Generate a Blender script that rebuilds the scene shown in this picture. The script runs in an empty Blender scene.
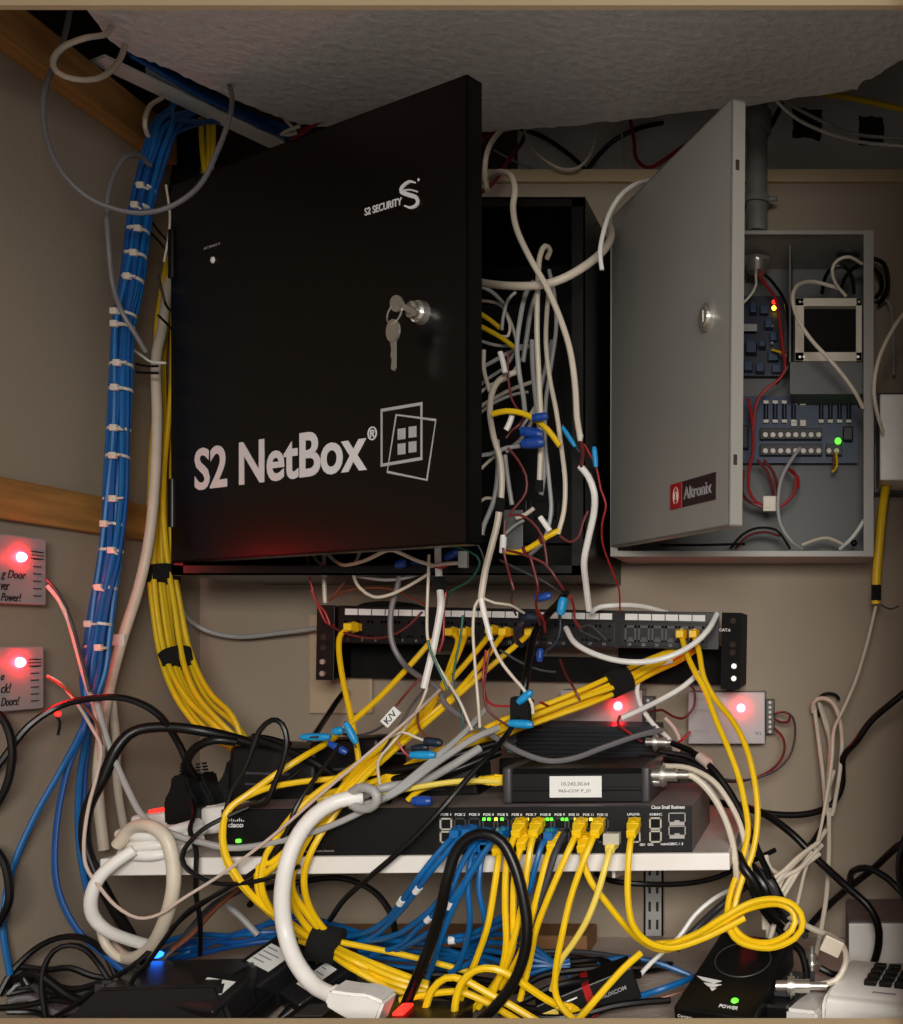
import bpy, bmesh, math, random
from mathutils import Vector, Matrix, Euler
random.seed(7)
C = bpy.context.scene.collection
F, CX, CY, EYE = 1035.0, 820.0, 640.0, 1.5   # focal length in px, principal point, eye height

def P(px, py, Y):
    return Vector(((px-CX)/F*Y, Y, EYE+(CY-py)/F*Y))

# ---------------------------------------------------------------- materials
def lin(c):
    return tuple((v/12.92 if v <= .04045 else ((v+.055)/1.055)**2.4) for v in c)
MATS = {}
def mat(name, rgb, rough=.5, metal=0., spec=.5, var=.08, vscale=40, bump=0., bscale=300, emis=0., ecol=None, trans=0., coat=0.):
    if name in MATS: return MATS[name]
    m = bpy.data.materials.new(name); m.use_nodes = True
    nt = m.node_tree; b = nt.nodes['Principled BSDF']
    c = lin([v/255 for v in rgb])
    b.inputs['Roughness'].default_value = rough
    b.inputs['Metallic'].default_value = metal
    b.inputs['Specular IOR Level'].default_value = spec
    b.inputs['Coat Weight'].default_value = coat
    b.inputs['Transmission Weight'].default_value = trans
    tc = nt.nodes.new('ShaderNodeTexCoord')
    nz = nt.nodes.new('ShaderNodeTexNoise'); nz.inputs['Scale'].default_value = vscale; nz.inputs['Detail'].default_value = 5
    nt.links.new(tc.outputs['Object'], nz.inputs['Vector'])
    rp = nt.nodes.new('ShaderNodeValToRGB')
    rp.color_ramp.elements[0].position = .3; rp.color_ramp.elements[1].position = .7
    rp.color_ramp.elements[0].color = tuple(v*(1-var) for v in c)+(1,)
    rp.color_ramp.elements[1].color = tuple(min(1, v*(1+var)) for v in c)+(1,)
    nt.links.new(nz.outputs['Fac'], rp.inputs['Fac']); nt.links.new(rp.outputs['Color'], b.inputs['Base Color'])
    if bump:
        n2 = nt.nodes.new('ShaderNodeTexNoise'); n2.inputs['Scale'].default_value = bscale; n2.inputs['Detail'].default_value = 4
        nt.links.new(tc.outputs['Object'], n2.inputs['Vector'])
        bp = nt.nodes.new('ShaderNodeBump'); bp.inputs['Strength'].default_value = bump; bp.inputs['Distance'].default_value = .004
        nt.links.new(n2.outputs['Fac'], bp.inputs['Height']); nt.links.new(bp.outputs['Normal'], b.inputs['Normal'])
    if emis:
        b.inputs['Emission Color'].default_value = lin([v/255 for v in (ecol or rgb)])+(1,)
        b.inputs['Emission Strength'].default_value = emis
    MATS[name] = m
    return m
M = dict(
 wall=mat('painted plaster', (160,146,128), .85, var=.05, vscale=5, bump=.07, bscale=120),
 lintel=mat('cream painted wood', (200,178,140), .6, var=.04, vscale=6),
 popcorn=mat('sprayed ceiling', (240,236,234), .95, var=.08, vscale=90, bump=1.0, bscale=90),
 plenum=mat('lightened plenum board', (232,228,222), .9, var=.1, vscale=8),  # lightened to make up for the little light entering the gap
 dark=mat('shaded cavity brown', (52,40,30), .9, var=.2, vscale=10),  # cavity shade put into the colour, also used for holes and slots
 counter=mat('worn counter', (190,174,162), .8, var=.16, vscale=14, bump=.3, bscale=150),
 blackm=mat('black powder coat', (2,2,2), .34, spec=.42, var=.1),
 blackp=mat('black plastic', (12,12,13), .4, spec=.35, var=.15),
 blackc=mat('black cable jacket', (11,10,10), .36, spec=.4, var=.2),
 navy=mat('navy cable jacket', (22,34,52), .45, var=.2),
 felt=mat('black hook and loop', (8,8,8), .95, var=.2, bump=.5, bscale=1500),
 greym=mat('grey powder coat', (150,147,140), .45, var=.03, vscale=12),
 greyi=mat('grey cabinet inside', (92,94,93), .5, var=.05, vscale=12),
 greyd=mat('grey anodised', (70,68,70), .45, .3, var=.1),
 swtop=mat('dusty switch lid', (122,112,110), .7, .1, var=.16, vscale=30),
 shelf=mat('white enamel shelf', (236,232,226), .45, var=.04, vscale=20),
 shelft=mat('dusty shelf top', (190,184,176), .7, var=.12, vscale=25),
 white=mat('white plastic', (238,236,230), .4, var=.04),
 cream=mat('cream cable jacket', (214,203,184), .42, var=.07),
 lgrey=mat('light grey cable jacket', (168,168,166), .42, var=.06),
 mgrey=mat('mid grey cable jacket', (112,110,112), .45, var=.08),
 dgrey=mat('dark grey cable jacket', (58,58,62), .42, var=.1),
 pink=mat('pale pinkish jacket', (204,184,172), .45, var=.08),
 yellow=mat('yellow cable jacket', (244,200,18), .4, var=.05, vscale=60),
 yellowd=mat('dusty yellow cable jacket', (226,190,24), .45, var=.08),
 ypale=mat('pale yellow jacket', (240,214,92), .4, var=.05),
 blue=mat('blue cable jacket', (9,96,160), .4, var=.1),
 blued=mat('deep blue cable jacket', (14,78,146), .42, var=.1),
 red=mat('red wire', (158,32,34), .4, var=.1),
 maroon=mat('maroon wire', (104,34,34), .45, var=.12),
 brown=mat('brown wire', (120,66,40), .45, var=.12),
 green=mat('green wire', (20,92,76), .45, var=.1),
 cyan=mat('cyan heat shrink', (24,146,206), .4, var=.06),
 crimpb=mat('blue crimp sleeve', (28,72,158), .35, var=.08),
 tie=mat('white nylon', (212,204,190), .4, var=.05),
 wood=mat('varnished pine', (166,120,62), .5, var=.3, vscale=7),
 chrome=mat('nickel', (226,222,214), .28, .9, var=.04),
 brass=mat('brass', (200,150,60), .3, 1., var=.04),
 pcb=mat('blue circuit board', (14,44,78), .45, var=.2, vscale=60),
 pcbd=mat('dark blue circuit board', (8,18,44), .4, var=.3, vscale=60),
 ink=mat('printed white', (226,226,226), .5, var=.01),
 inkg=mat('printed grey', (150,150,150), .6, var=.01),
 pen=mat('black marker', (30,26,34), .6, var=.01),
 badger=mat('red badge', (170,26,30), .35, var=.03),
 badgek=mat('dark badge', (44,22,24), .35, var=.03),
 paper=mat('white paper label', (232,232,228), .7, var=.02),
 psu=mat('pale metal case', (170,166,166), .4, .15, var=.04),
 beige=mat('beige plate', (182,164,136), .6, var=.04),
 card=mat('brown cardboard', (150,108,70), .8, var=.15, vscale=12),
 pipe=mat('galvanised pipe', (128,128,124), .5, .1, var=.25, vscale=30),
 routerm=mat('satin black plastic', (26,26,28), .3, var=.1),
 fins=mat('black anodised fins', (26,27,33), .35, .3, var=.1),
 gasket=mat('terminal green', (64,110,88), .5, var=.1),
 glow_r=mat('lit red diode', (255,70,70), .4, emis=170, ecol=(255,26,38)),
 glow_g=mat('lit green diode', (90,255,60), .4, emis=4, ecol=(70,255,40)),
 glow_y=mat('lit amber diode', (255,220,60), .4, emis=5, ecol=(255,220,60)),
 glow_b=mat('lit blue diode', (60,140,255), .4, emis=5, ecol=(30,110,255)),
 glow_s=mat('lit red switch', (255,50,40), .4, emis=2.2, ecol=(255,40,34)),
 clear=mat('clear plug plastic', (190,186,170), .2, var=.02),
)
# pine grain
_nt = M['wood'].node_tree
for n in _nt.nodes:
    if n.type == 'TEX_NOISE':
        mp = _nt.nodes.new('ShaderNodeMapping'); mp.inputs['Scale'].default_value = (14, 1.2, 14)
        for l in list(_nt.links):
            if l.to_node == n: src = l.from_socket
        _nt.links.new(src, mp.inputs['Vector']); _nt.links.new(mp.outputs['Vector'], n.inputs['Vector'])

# ---------------------------------------------------------------- mesh helpers
def bm_new(): return bmesh.new()
def box(bm, lo, hi, bevel=0., rot=None, seg=2):
    lo, hi = Vector(lo), Vector(hi)
    r = bmesh.ops.create_cube(bm, size=1.)
    vs = r['verts']; s = hi-lo; c = (hi+lo)/2
    for v in vs: v.co = Vector((v.co.x*s.x, v.co.y*s.y, v.co.z*s.z))
    if bevel:
        es = list({e for v in vs for e in v.link_edges})
        rb = bmesh.ops.bevel(bm, geom=es, offset=bevel, segments=seg, affect='EDGES', profile=.6)
        vs = [v for v in rb['verts']] + [v for v in vs if v.is_valid]
        vs = list({v for v in vs})
    for v in vs:
        if rot is not None: v.co = rot @ v.co
        v.co += c
    return vs
def cyl(bm, a, b, r1, r2=None, n=20):
    a, b = Vector(a), Vector(b); r2 = r1 if r2 is None else r2
    d = (b-a); L = d.length; q = d.to_track_quat('Z', 'Y')
    r = bmesh.ops.create_cone(bm, cap_ends=True, segments=n, radius1=r1, radius2=r2, depth=L)
    for v in r['verts']: v.co = q @ v.co + (a+b)/2
    return r['verts']
def sph(bm, c, r, s=(1,1,1), n=14):
    q = bmesh.ops.create_uvsphere(bm, u_segments=n, v_segments=n//2+1, radius=r)
    for v in q['verts']: v.co = Vector((v.co.x*s[0], v.co.y*s[1], v.co.z*s[2]))+Vector(c)
def prism(bm, pts, axis, a, b):
    """extrude polygon pts (2-D) along axis between a and b"""
    def mk(p, h):
        if axis == 'y': return Vector((p[0], h, p[1]))
        if axis == 'z': return Vector((p[0], p[1], h))
        return Vector((h, p[0], p[1]))
    A = [bm.verts.new(mk(p, a)) for p in pts]; B = [bm.verts.new(mk(p, b)) for p in pts]
    n = len(pts)
    bm.faces.new(A); bm.faces.new(B[::-1])
    for i in range(n): bm.faces.new((A[i], B[i], B[(i+1) % n], A[(i+1) % n]))
    bmesh.ops.recalc_face_normals(bm, faces=bm.faces)
def smooth_path(pts, step=.006):
    pts = [Vector(p) for p in pts]
    if len(pts) == 2: pts = [pts[0], (pts[0]+pts[1])/2, pts[1]]
    e = [pts[0]*2-pts[1]]+pts+[pts[-1]*2-pts[-2]]
    out = []
    for i in range(1, len(e)-2):
        p0, p1, p2, p3 = e[i-1], e[i], e[i+1], e[i+2]
        n = max(2, int((p2-p1).length/step))
        for k in range(n):
            t = k/n
            out.append(.5*((2*p1)+(p2-p0)*t+(2*p0-5*p1+4*p2-p3)*t*t+(3*p1-p0-3*p2+p3)*t**3))
    out.append(pts[-1])
    return out
def frames(path):
    T = []
    for i in range(len(path)):
        d = path[min(i+1, len(path)-1)]-path[max(i-1, 0)]
        T.append(d.normalized() if d.length > 1e-9 else Vector((0, 0, 1)))
    up = Vector((0, 1, 0)) if abs(T[0].y) < .9 else Vector((1, 0, 0))
    N = [(up-T[0]*up.dot(T[0])).normalized()]
    for i in range(1, len(path)):
        n = N[-1]-T[i]*N[-1].dot(T[i])
        N.append(n.normalized() if n.length > 1e-6 else N[-1])
    return T, N, [t.cross(n) for t, n in zip(T, N)]
def sweep(bm, path, r, n=8, prof=None):
    T, N, B = frames(path)
    rings = []
    for i, p in enumerate(path):
        rr = r(i/(len(path)-1)) if callable(r) else r
        if prof: ring = [bm.verts.new(p+N[i]*x+B[i]*y) for x, y in prof]
        else: ring = [bm.verts.new(p+(N[i]*math.cos(2*math.pi*k/n)+B[i]*math.sin(2*math.pi*k/n))*rr) for k in range(n)]
        rings.append(ring)
    m = len(rings[0])
    for a, b in zip(rings, rings[1:]):
        for k in range(m): bm.faces.new((a[k], a[(k+1) % m], b[(k+1) % m], b[k]))
    bm.faces.new(rings[0][::-1]); bm.faces.new(rings[-1])
def tag(o, label=None, cat=None, group=None, kind=None):
    if label: o['label'] = label
    if cat: o['category'] = cat
    if group: o['group'] = group
    if kind: o['kind'] = kind
    return o
def obj(name, bm, m, parent=None, smooth=True, loc=None, ms=None):
    me = bpy.data.meshes.new(name)
    bmesh.ops.recalc_face_normals(bm, faces=bm.faces)
    bm.to_mesh(me); bm.free()
    me.materials.append(m)
    if smooth:
        for p in me.polygons: p.use_smooth = True
        try: me.set_sharp_from_angle(angle=math.radians(38))
        except Exception: pass
    o = bpy.data.objects.new(name, me); C.objects.link(o)
    if parent: o.parent = parent
    if loc is not None: o.location = loc
    return o
def thing(name, label, cat, loc=(0,0,0), rot=(0,0,0), group=None):
    o = bpy.data.objects.new(name, None); C.objects.link(o)
    o.empty_display_size = .02
    o.location = loc; o.rotation_euler = rot
    return tag(o, label, cat, group)
def struct(name, bm, m, smooth=False):
    return tag(obj(name, bm, m, smooth=smooth), kind='structure')
def text_mesh(body, bold=0., shear=0.):
    cu = bpy.data.curves.new('lettering', 'FONT'); cu.body = body
    cu.extrude = .006; cu.offset = bold; cu.shear = shear; cu.resolution_u = 4
    t = bpy.data.objects.new('lettering', cu); C.objects.link(t)
    dg = bpy.context.evaluated_depsgraph_get()
    me = bpy.data.meshes.new_from_object(t.evaluated_get(dg))
    bpy.data.objects.remove(t); bpy.data.curves.remove(cu)
    return me
def lettering(body, m, parent, origin, ux, uy, w=None, h=None, bold=0., shear=0., name='lettering', thick=.0004):
    """text whose box starts at origin, runs along ux, rises along uy, fitted to w x h (parent space)"""
    me = text_mesh(body, bold, shear)
    xs = [v.co.x for v in me.vertices]; ys = [v.co.y for v in me.vertices]; zs = [v.co.z for v in me.vertices]
    x0, x1, y0, y1 = min(xs), max(xs), min(ys), max(ys)
    if w is None: w = h*(x1-x0)/(y1-y0)
    if h is None: h = w*(y1-y0)/(x1-x0)
    ux = Vector(ux).normalized(); uy = Vector(uy).normalized(); un = ux.cross(uy)
    zz = max(zs)
    for v in me.vertices:
        a, b, c = (v.co.x-x0)/(x1-x0)*w, (v.co.y-y0)/(y1-y0)*h, v.co.z/zz*thick
        v.co = Vector(origin)+ux*a+uy*b+un*c
    me.materials.clear(); me.materials.append(m)
    me.name = name
    o = bpy.data.objects.new(name, me); C.objects.link(o); o.parent = parent
    return o
LAMP, FRONT_KEY, AMB = 3.5, 21, .42
R = math.radians
ZF = 1.133
def prect(x0, y0, x1, y1, Y, d, off=(0,0,0)):
    a = P(x0, y1, Y)-Vector(off); b = P(x1, y0, Y)-Vector(off)
    return (a.x, a.y, a.z), (b.x, b.y+d, b.z)

# ================================================================= the room
bm = bm_new()
box(bm, (-.79, 1.28, ZF), (.25, 1.30, 2.068)); struct('wall_back', bm, M['wall'])
bm = bm_new(); box(bm, (-.79, .60, ZF), (-.767, 1.28, 2.09)); struct('wall_left', bm, M['wall'])
bm = bm_new(); box(bm, (.25, .80, ZF), (.27, 1.50, 2.42)); struct('wall_right', bm, M['wall'])
bm = bm_new(); box(bm, (-.40, 1.37, 2.078), (.25, 1.39, 2.42)); struct('wall_back_upper', bm, M['plenum'])
bm = bm_new(); box(bm, (-.95, 1.47, 2.06), (-.40, 1.49, 2.42)); struct('wall_back_recess', bm, M['dark'])  # left part, its shade painted in with the dark material
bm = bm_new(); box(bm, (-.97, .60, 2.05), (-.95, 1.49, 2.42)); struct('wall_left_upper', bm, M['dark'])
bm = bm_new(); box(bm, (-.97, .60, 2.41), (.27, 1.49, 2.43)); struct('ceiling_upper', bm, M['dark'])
bm = bm_new(); box(bm, (-.79, .60, ZF-.02), (.27, 1.30, ZF)); struct('floor', bm, M['counter'])
# sprayed ceiling board with its ragged far edge
HZ = .60
edge = [(60,-25),(96,22),(110,42),(128,52),(150,61),(175,72),(200,84),(225,96),(250,106),(275,116),(300,124),(330,128),(365,130),(400,132),(440,131),
        (480,132),(510,131),(540,128),(572,126),(600,122),(630,120),(660,116),(700,110),(735,107),(765,103),(800,98),(830,95),(857,89),(862,82),(880,74),(903,59),(940,38)]
pts = []
for i in range(len(edge)-1):
    (x0, y0), (x1, y1) = edge[i], edge[i+1]
    n = 5
    for k in range(n):
        t = k/n; x = x0+(x1-x0)*t; y = y0+(y1-y0)*t
        Y = HZ*F/(CY-y)+random.uniform(-.0022, .0022)
        pts.append(((x-CX)/F*Y, Y))
Y = HZ*F/(CY-38); pts.append(((940-CX)/F*Y, Y))
pts += [(.25, pts[-1][1]), (.25, .80), (-.765, .80), (-.765, pts[0][1])]
bm = bm_new(); prism(bm, pts, 'z', EYE+HZ, EYE+HZ+.014)
o = struct('ceiling', bm, M['popcorn'])
bm = bm_new(); box(bm, (-.79, .794, 1.987), (.27, .80, 2.60)); struct('trim_1', bm, M['lintel'])
bm = bm_new(); box(bm, (-.79, .74, ZF), (.27, .80, 1.208), .001); struct('trim_2', bm, M['lintel'])
bm = bm_new(); box(bm, (-.95, 1.272, 2.064), (.25, 1.48, 2.079), .001); struct('trim_3', bm, M['lintel'])
bm = bm_new(); box(bm, (-.767, .60, 2.050), (-.745, 1.20, 2.092), .002); struct('trim_4', bm, M['wood'])
bm = bm_new(); box(bm, (-.767, .60, 1.612), (-.755, 1.28, 1.651), .002); struct('trim_5', bm, M['wood'])
bm = bm_new(); box(bm, (.0645, .74, ZF), (.27, .80, 2.05), .001); struct('trim_6', bm, M['lintel'])
# ceiling grid bar seen through the gap
a, b = P(97, 60, .6*F/582), P(268, 141, .6*F/500)
bm = bm_new(); d = (b-a).normalized(); s = Vector((0, 0, 1)).cross(d)
for p in [(a, b)]:
    sweep(bm, [a, (a+b)/2, b+d*.02], 0, prof=[(-.0125, 0), (.0125, 0), (.0125, .006), (.002, .006), (.002, .03), (-.002, .03), (-.002, .006), (-.0125, .006)])
# orient: rebuild simply as boxes so the flat flange faces down
bm.free(); bm = bm_new()
L = (b-a).length+.02
box(bm, (0, -.013, 0), (L, .013, .003)); box(bm, (.05, -.0015, .003), (L, .0015, .02))
o = obj('ceiling_bar', bm, M['white'], smooth=False, loc=a); o.rotation_euler = (0, 0, math.atan2(d.y, d.x))
tag(o, 'white metal ceiling grid bar running diagonally beside the gap in the ceiling', 'ceiling bar')
# dark knock-outs in the upper wall
for (x0, y0, x1, y1, l) in ((792, 108, 822, 140, 'ragged dark hole cut in the upper wall behind the white cables, nearer the pipe'), (858, 116, 884, 147, 'ragged dark hole cut in the upper wall near the right end')):
    bm = bm_new(); q = [P(x0, y0, 1.369), P(x1, y0+2, 1.369), P(x1-1, y1, 1.369), P(x0+1, y1-3, 1.369)]
    pp = []
    for i in range(4):
        for k in range(6):
            v = q[i].lerp(q[(i+1) % 4], k/6); pp.append((v.x+random.uniform(-.0015, .0015), v.z+random.uniform(-.0015, .0015)))
    prism(bm, pp, 'y', 1.3685, 1.3705)
    tag(obj('wall_hole', bm, M['dark'], smooth=False), l, 'hole')
# vertical conduit
t = thing('metal_conduit', 'dark grey vertical metal conduit pipe running up behind the open grey door', 'pipe', P(757, 232, 1.25))
z0 = t.location.copy()
bm = bm_new(); cyl(bm, (0, 0, 0), P(757, 100, 1.25)-z0+Vector((0, 0, .1)), .0125, n=24); obj('pipe', bm, M['pipe'], t)
bm = bm_new(); c = P(757, 201, 1.25)-z0; cyl(bm, c-Vector((0, 0, .004)), c+Vector((0, 0, .004)), .0165, n=24); cyl(bm, c+Vector((.012, -.004, 0)), c+Vector((.024, -.006, 0)), .003); obj('pipe_strap', bm, M['pipe'], t)
bm = bm_new(); c = P(757, 122, 1.25)-z0; cyl(bm, c-Vector((0, 0, .012)), c+Vector((0, 0, .012)), .0175, n=24); obj('coupling', bm, M['pipe'], t)

# ================================================================= netbox cabinet
hx, hy = -.679, 1.084
Z0, Z1 = EYE+.081, EYE+.476
t = thing('control_cabinet', 'large black wall cabinet with its lettered door swung open to the left', 'cabinet', (hx, 1.28, Z0-.013))
NB = t
W = .433; D = 1.28-hy; H = .464-.068
bm = bm_new()
box(bm, (0, -.002, 0), (W, 0, H))
box(bm, (0, -D, 0), (.002, 0, H)); box(bm, (W-.002, -D, 0), (W, 0, H))
box(bm, (.002, -D, 0), (W-.002, 0, .002)); box(bm, (.002, -D, H-.002), (W-.002, 0, H))
box(bm, (W-.014, -D, 0), (W, -D+.002, H)); box(bm, (0, -D, 0), (.012, -D+.002, H)); box(bm, (0, -D, 0), (W, -D+.002, .01)); box(bm, (0, -D, H-.01), (W, -D+.002, H))
obj('cabinet_body', bm, M['blackm'], t, smooth=False)
bm = bm_new(); box(bm, (.05, -.02, .05), (.38, -.017, .34)); 
for k in range(9): box(bm, (.07+k*.033, -.034, .08), (.095+k*.033, -.02, .10), .001)
for k in range(6): box(bm, (.08+k*.045, -.03, .2), (.11+k*.045, -.02, .25), .001)
obj('circuit_board', bm, M['blackp'], t, smooth=False)
bm = bm_new(); a = P(503, 552, 1.10)-t.location; box(bm, a, a+Vector((.021, .003, .045)), .001); obj('metal_bracket', bm, M['greyi'], t, smooth=False)
bm = bm_new()
for s in (0, 1): cyl(bm, (.002, -D-.002, .05+s*.26), (.002, -D-.002, .10+s*.26), .004)
obj('hinge', bm, M['blackm'], t)
ang = math.atan2(-.212, .382); co, si = math.cos(ang), math.sin(ang)
DW, DH = .437, Z1-Z0
bm = bm_new()
box(bm, (0, 0, 0), (DW, .0018, DH))
box(bm, (0, 0, 0), (.0018, .016, DH)); box(bm, (DW-.0018, 0, 0), (DW, .016, DH), 0)
box(bm, (0, 0, 0), (DW, .016, .0018)); box(bm, (0, 0, DH-.0018), (DW, .016, DH))
door = obj('door', bm, M['blackm'], t, smooth=False)
door.location = (0, -D-.001, .013); door.rotation_euler = (0, 0, ang)
dorg = Vector((hx, hy-.001, Z0))
def on_plane(px, py, org, ang):
    dx, dz = (px-CX)/F, (CY-py)/F
    c, s = math.cos(ang), -math.sin(ang)
    k = (dx*org.y-org.x)/(c+dx*s)
    Y = org.y-k*s
    return k, EYE+dz*Y-org.z
D2 = lambda px, py: on_plane(px, py, dorg, ang)
def door_text(body, xl, yl_base, xr, h, **k):
    s0, z0 = D2(xl, yl_base); s1, _ = D2(xr, yl_base)
    return lettering(body, M['ink'], door, (s0, -.0002, z0), (1, 0, 0), (0, 0, 1), w=s1-s0, h=h, **k)
s0, zb = D2(195, 491); _, zt = D2(195, 449)
door_text('S2 NetBox', 195, 491, 367, zt-zb, bold=.022)
s0, zr = D2(368, 441); bm = bm_new()
door_text('®', 368, 441, 377, .0125, bold=.008)
s0, zb = D2(365, 216); _, zt = D2(365, 208.5)
door_text('S2 SECURITY', 365, 216, 402, zt-zb, bold=.012)
s0, zb = D2(204, 250)
lettering('ACTIVITY', M['inkg'], door, (s0, -.0002, zb), (1, 0, 0), (0, 0, 1), w=.028, h=.0024)
# curly emblem beside the small lettering
def dpts(lst, lift=-.0006):
    return [Vector((D2(x, y)[0], lift, D2(x, y)[1])) for x, y in lst]
bm = bm_new()
sweep(bm, smooth_path(dpts([(416,183),(410,182),(403,187),(402,192),(409,195),(417,198),(418,204),(412,208),(405,206)]), .002), lambda u: 0.0007+.0015*math.sin(math.pi*u), 6)
sweep(bm, smooth_path(dpts([(403,191),(410,190),(418,192)]), .002), .0008, 5)
sph(bm, dpts([(419,180)])[0], .0014, (1, .4, 1), 8)
for v in bm.verts: v.co.y = max(-.0012, min(0, v.co.y))
obj('emblem', bm, M['ink'], door)
def dframe(bm, q, w):
    P2 = [D2(*p) for p in q]
    cx = sum(p[0] for p in P2)/4; cz = sum(p[1] for p in P2)/4
    O = [bm.verts.new((a, -.0005, b)) for a, b in P2]
    I = []
    for a, b in P2:
        dx, dz = cx-a, cz-b; I.append(bm.verts.new((a+math.copysign(w, dx), -.0005, b+math.copysign(w, dz))))
    for i in range(4): bm.faces.new((O[i], O[(i+1) % 4], I[(i+1) % 4], I[i]))
bm = bm_new()
dframe(bm, [(381,409),(423,402),(423,460),(381,467)], .0028)
dframe(bm, [(396,414),(437,419),(428,481),(387,473)], .0018)
for x, y in ((398,429),(409,427),(398,444),(409,442)):
    q = [D2(x, y), D2(x+8, y-1), D2(x+8, y+10), D2(x, y+11)]
    bm.faces.new([bm.verts.new((a, -.0005, b)) for a, b in q])
bmesh.ops.solidify(bm, geom=bm.faces[:], thickness=.0005)
obj('emblem', bm, M['ink'], door, smooth=False)
bm = bm_new(); a = dpts([(213, 260)], 0)[0]; sph(bm, a, .0035, (1, .6, 1)); obj('indicator', bm, M['white'], door)
bm = bm_new(); a = dpts([(422, 313)], 0)[0]; cyl(bm, a, a+Vector((0, -.006, 0)), .0105, .0095, 24); cyl(bm, a+Vector((0, -.006, 0)), a+Vector((0, -.012, 0)), .0072, n=24)
obj('lock', bm, M['chrome'], door)
# keys hanging in the lock
mw = Matrix.Translation(dorg) @ Matrix.Rotation(ang, 4, 'Z')
kb = thing('key_set', 'two small silver keys on a ring hanging from the lock of the black door', 'keys', mw @ (a+Vector((0, -.012, 0))), (0, 0, ang))
def keybm(c, down, s=1.):
    bm = bm_new(); c = Vector(c); u = Vector(down).normalized(); v = Vector((u.z, 0, -u.x))
    pts = []
    for k in range(20):
        an = 2*math.pi*k/20; p = c+u*math.cos(an)*.0105*s+v*math.sin(an)*.0088*s; pts.append((p.x, p.z))
    prism(bm, pts, 'y', c.y-.0009, c.y+.0009)
    e = c+u*.009*s; f = c+u*.034*s
    q = [e+v*.0032, e-v*.0032, f-v*.0022, f+u*.002, f+v*.0028, c+u*.026*s+v*.0016, c+u*.022*s+v*.003, c+u*.017*s+v*.0018]
    prism(bm, [(p.x, p.z) for p in q], 'y', c.y-.0009, c.y+.0009)
    return bm
k1 = keybm((-.011, -.005, .005), (.9, 0, -.45), .8); obj('key', k1, M['chrome'], kb, smooth=False)
k2 = keybm((-.012, -.008, -.019), (.03, 0, -1), .95); obj('key', k2, M['chrome'], kb, smooth=False)
bm = bm_new()
cc = Vector((-.012, -.007, -.004)); sweep(bm, [cc+Vector((math.cos(a_)*.0088, .002*math.sin(a_), math.sin(a_)*.0088)) for a_ in [2*math.pi*k/30 for k in range(31)]], .0008, 6)
obj('key_ring', bm, M['chrome'], kb)

# ================================================================= grey power cabinet
gx, gy = -.235, 1.163
t = thing('power_cabinet', 'pale grey metal wall cabinet with circuit boards inside, its plain door open', 'cabinet', (gx, 1.28, EYE+.094))
GW, GD, GH = .295, 1.28-gy, .3655
bm = bm_new()
box(bm, (0, -.002, 0), (GW, 0, GH)); 
obj('back_panel', bm, M['greyi'], t, smooth=False)
bm = bm_new()
box(bm, (0, -GD, 0), (.002, 0, GH)); box(bm, (GW-.002, -GD, 0), (GW, 0, GH))
box(bm, (.002, -GD, 0), (GW-.002, 0, .002)); box(bm, (.002, -GD, GH-.002), (GW-.002, 0, GH))
box(bm, (GW-.011, -GD-.0012, -.0002), (GW+.0002, -GD-.0001, GH+.0002)); box(bm, (-.0002, -GD-.0012, -.0002), (.008, -GD-.0001, GH+.0002)); box(bm, (.0081, -GD-.0012, -.0002), (GW-.0111, -GD-.0001, .006)); box(bm, (.0081, -GD-.0012, GH-.004), (GW-.0111, -GD-.0001, GH+.0002))
obj('cabinet_body', bm, M['greym'], t, smooth=False)
G0 = t.location.copy()
ag = math.atan2(-.274, .162)
dg0 = Vector((gx, gy-.001, EYE+.1045))
GDW, GDH = .306, .369
bm = bm_new()
box(bm, (0, 0, 0), (GDW, .0015, GDH)); box(bm, (GDW-.0015, 0, 0), (GDW, .013, GDH)); box(bm, (0, 0, 0), (.0015, .013, GDH))
box(bm, (0, 0, 0), (GDW, .013, .0015)); box(bm, (0, 0, GDH-.0015), (GDW, .013, GDH))
gd = obj('door', bm, M['greym'], t, smooth=False); gd.location = dg0-G0; gd.rotation_euler = (0, R(1.0), ag)
D3 = lambda px, py: on_plane(px, py, dg0, ag)
def q3(lst): return [D3(*p) for p in lst]
bm = bm_new(); s, z = D3(707, 318); z += s*.017
cyl(bm, (s, 0, z), (s, -.004, z), .0125, n=24); cyl(bm, (s, -.004, z), (s, -.006, z), .009, n=24); box(bm, (s-.0012, -.0065, z-.005), (s+.0012, -.006, z+.005)); obj('lock', bm, M['chrome'], gd)
for py in (157, 454):
    bm = bm_new(); _, zz = D3(735, py); zz += GDW*.017-.003
    box(bm, (GDW-.0002, .004, zz-.004), (GDW+.0003, .0075, zz+.005), .0005)
    obj('latch_slot', bm, M['dark'], gd, smooth=False)
s0, zb = D3(671, 510); _, zt = D3(671, 485); s1, _ = D3(716, 485)
zb += s0*.017; zt += s0*.017
bm = bm_new(); box(bm, (s0, -.0008, zb), (s1, 0, zt)); bd = obj('badge', bm, M['badgek'], gd, smooth=False)
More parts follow.
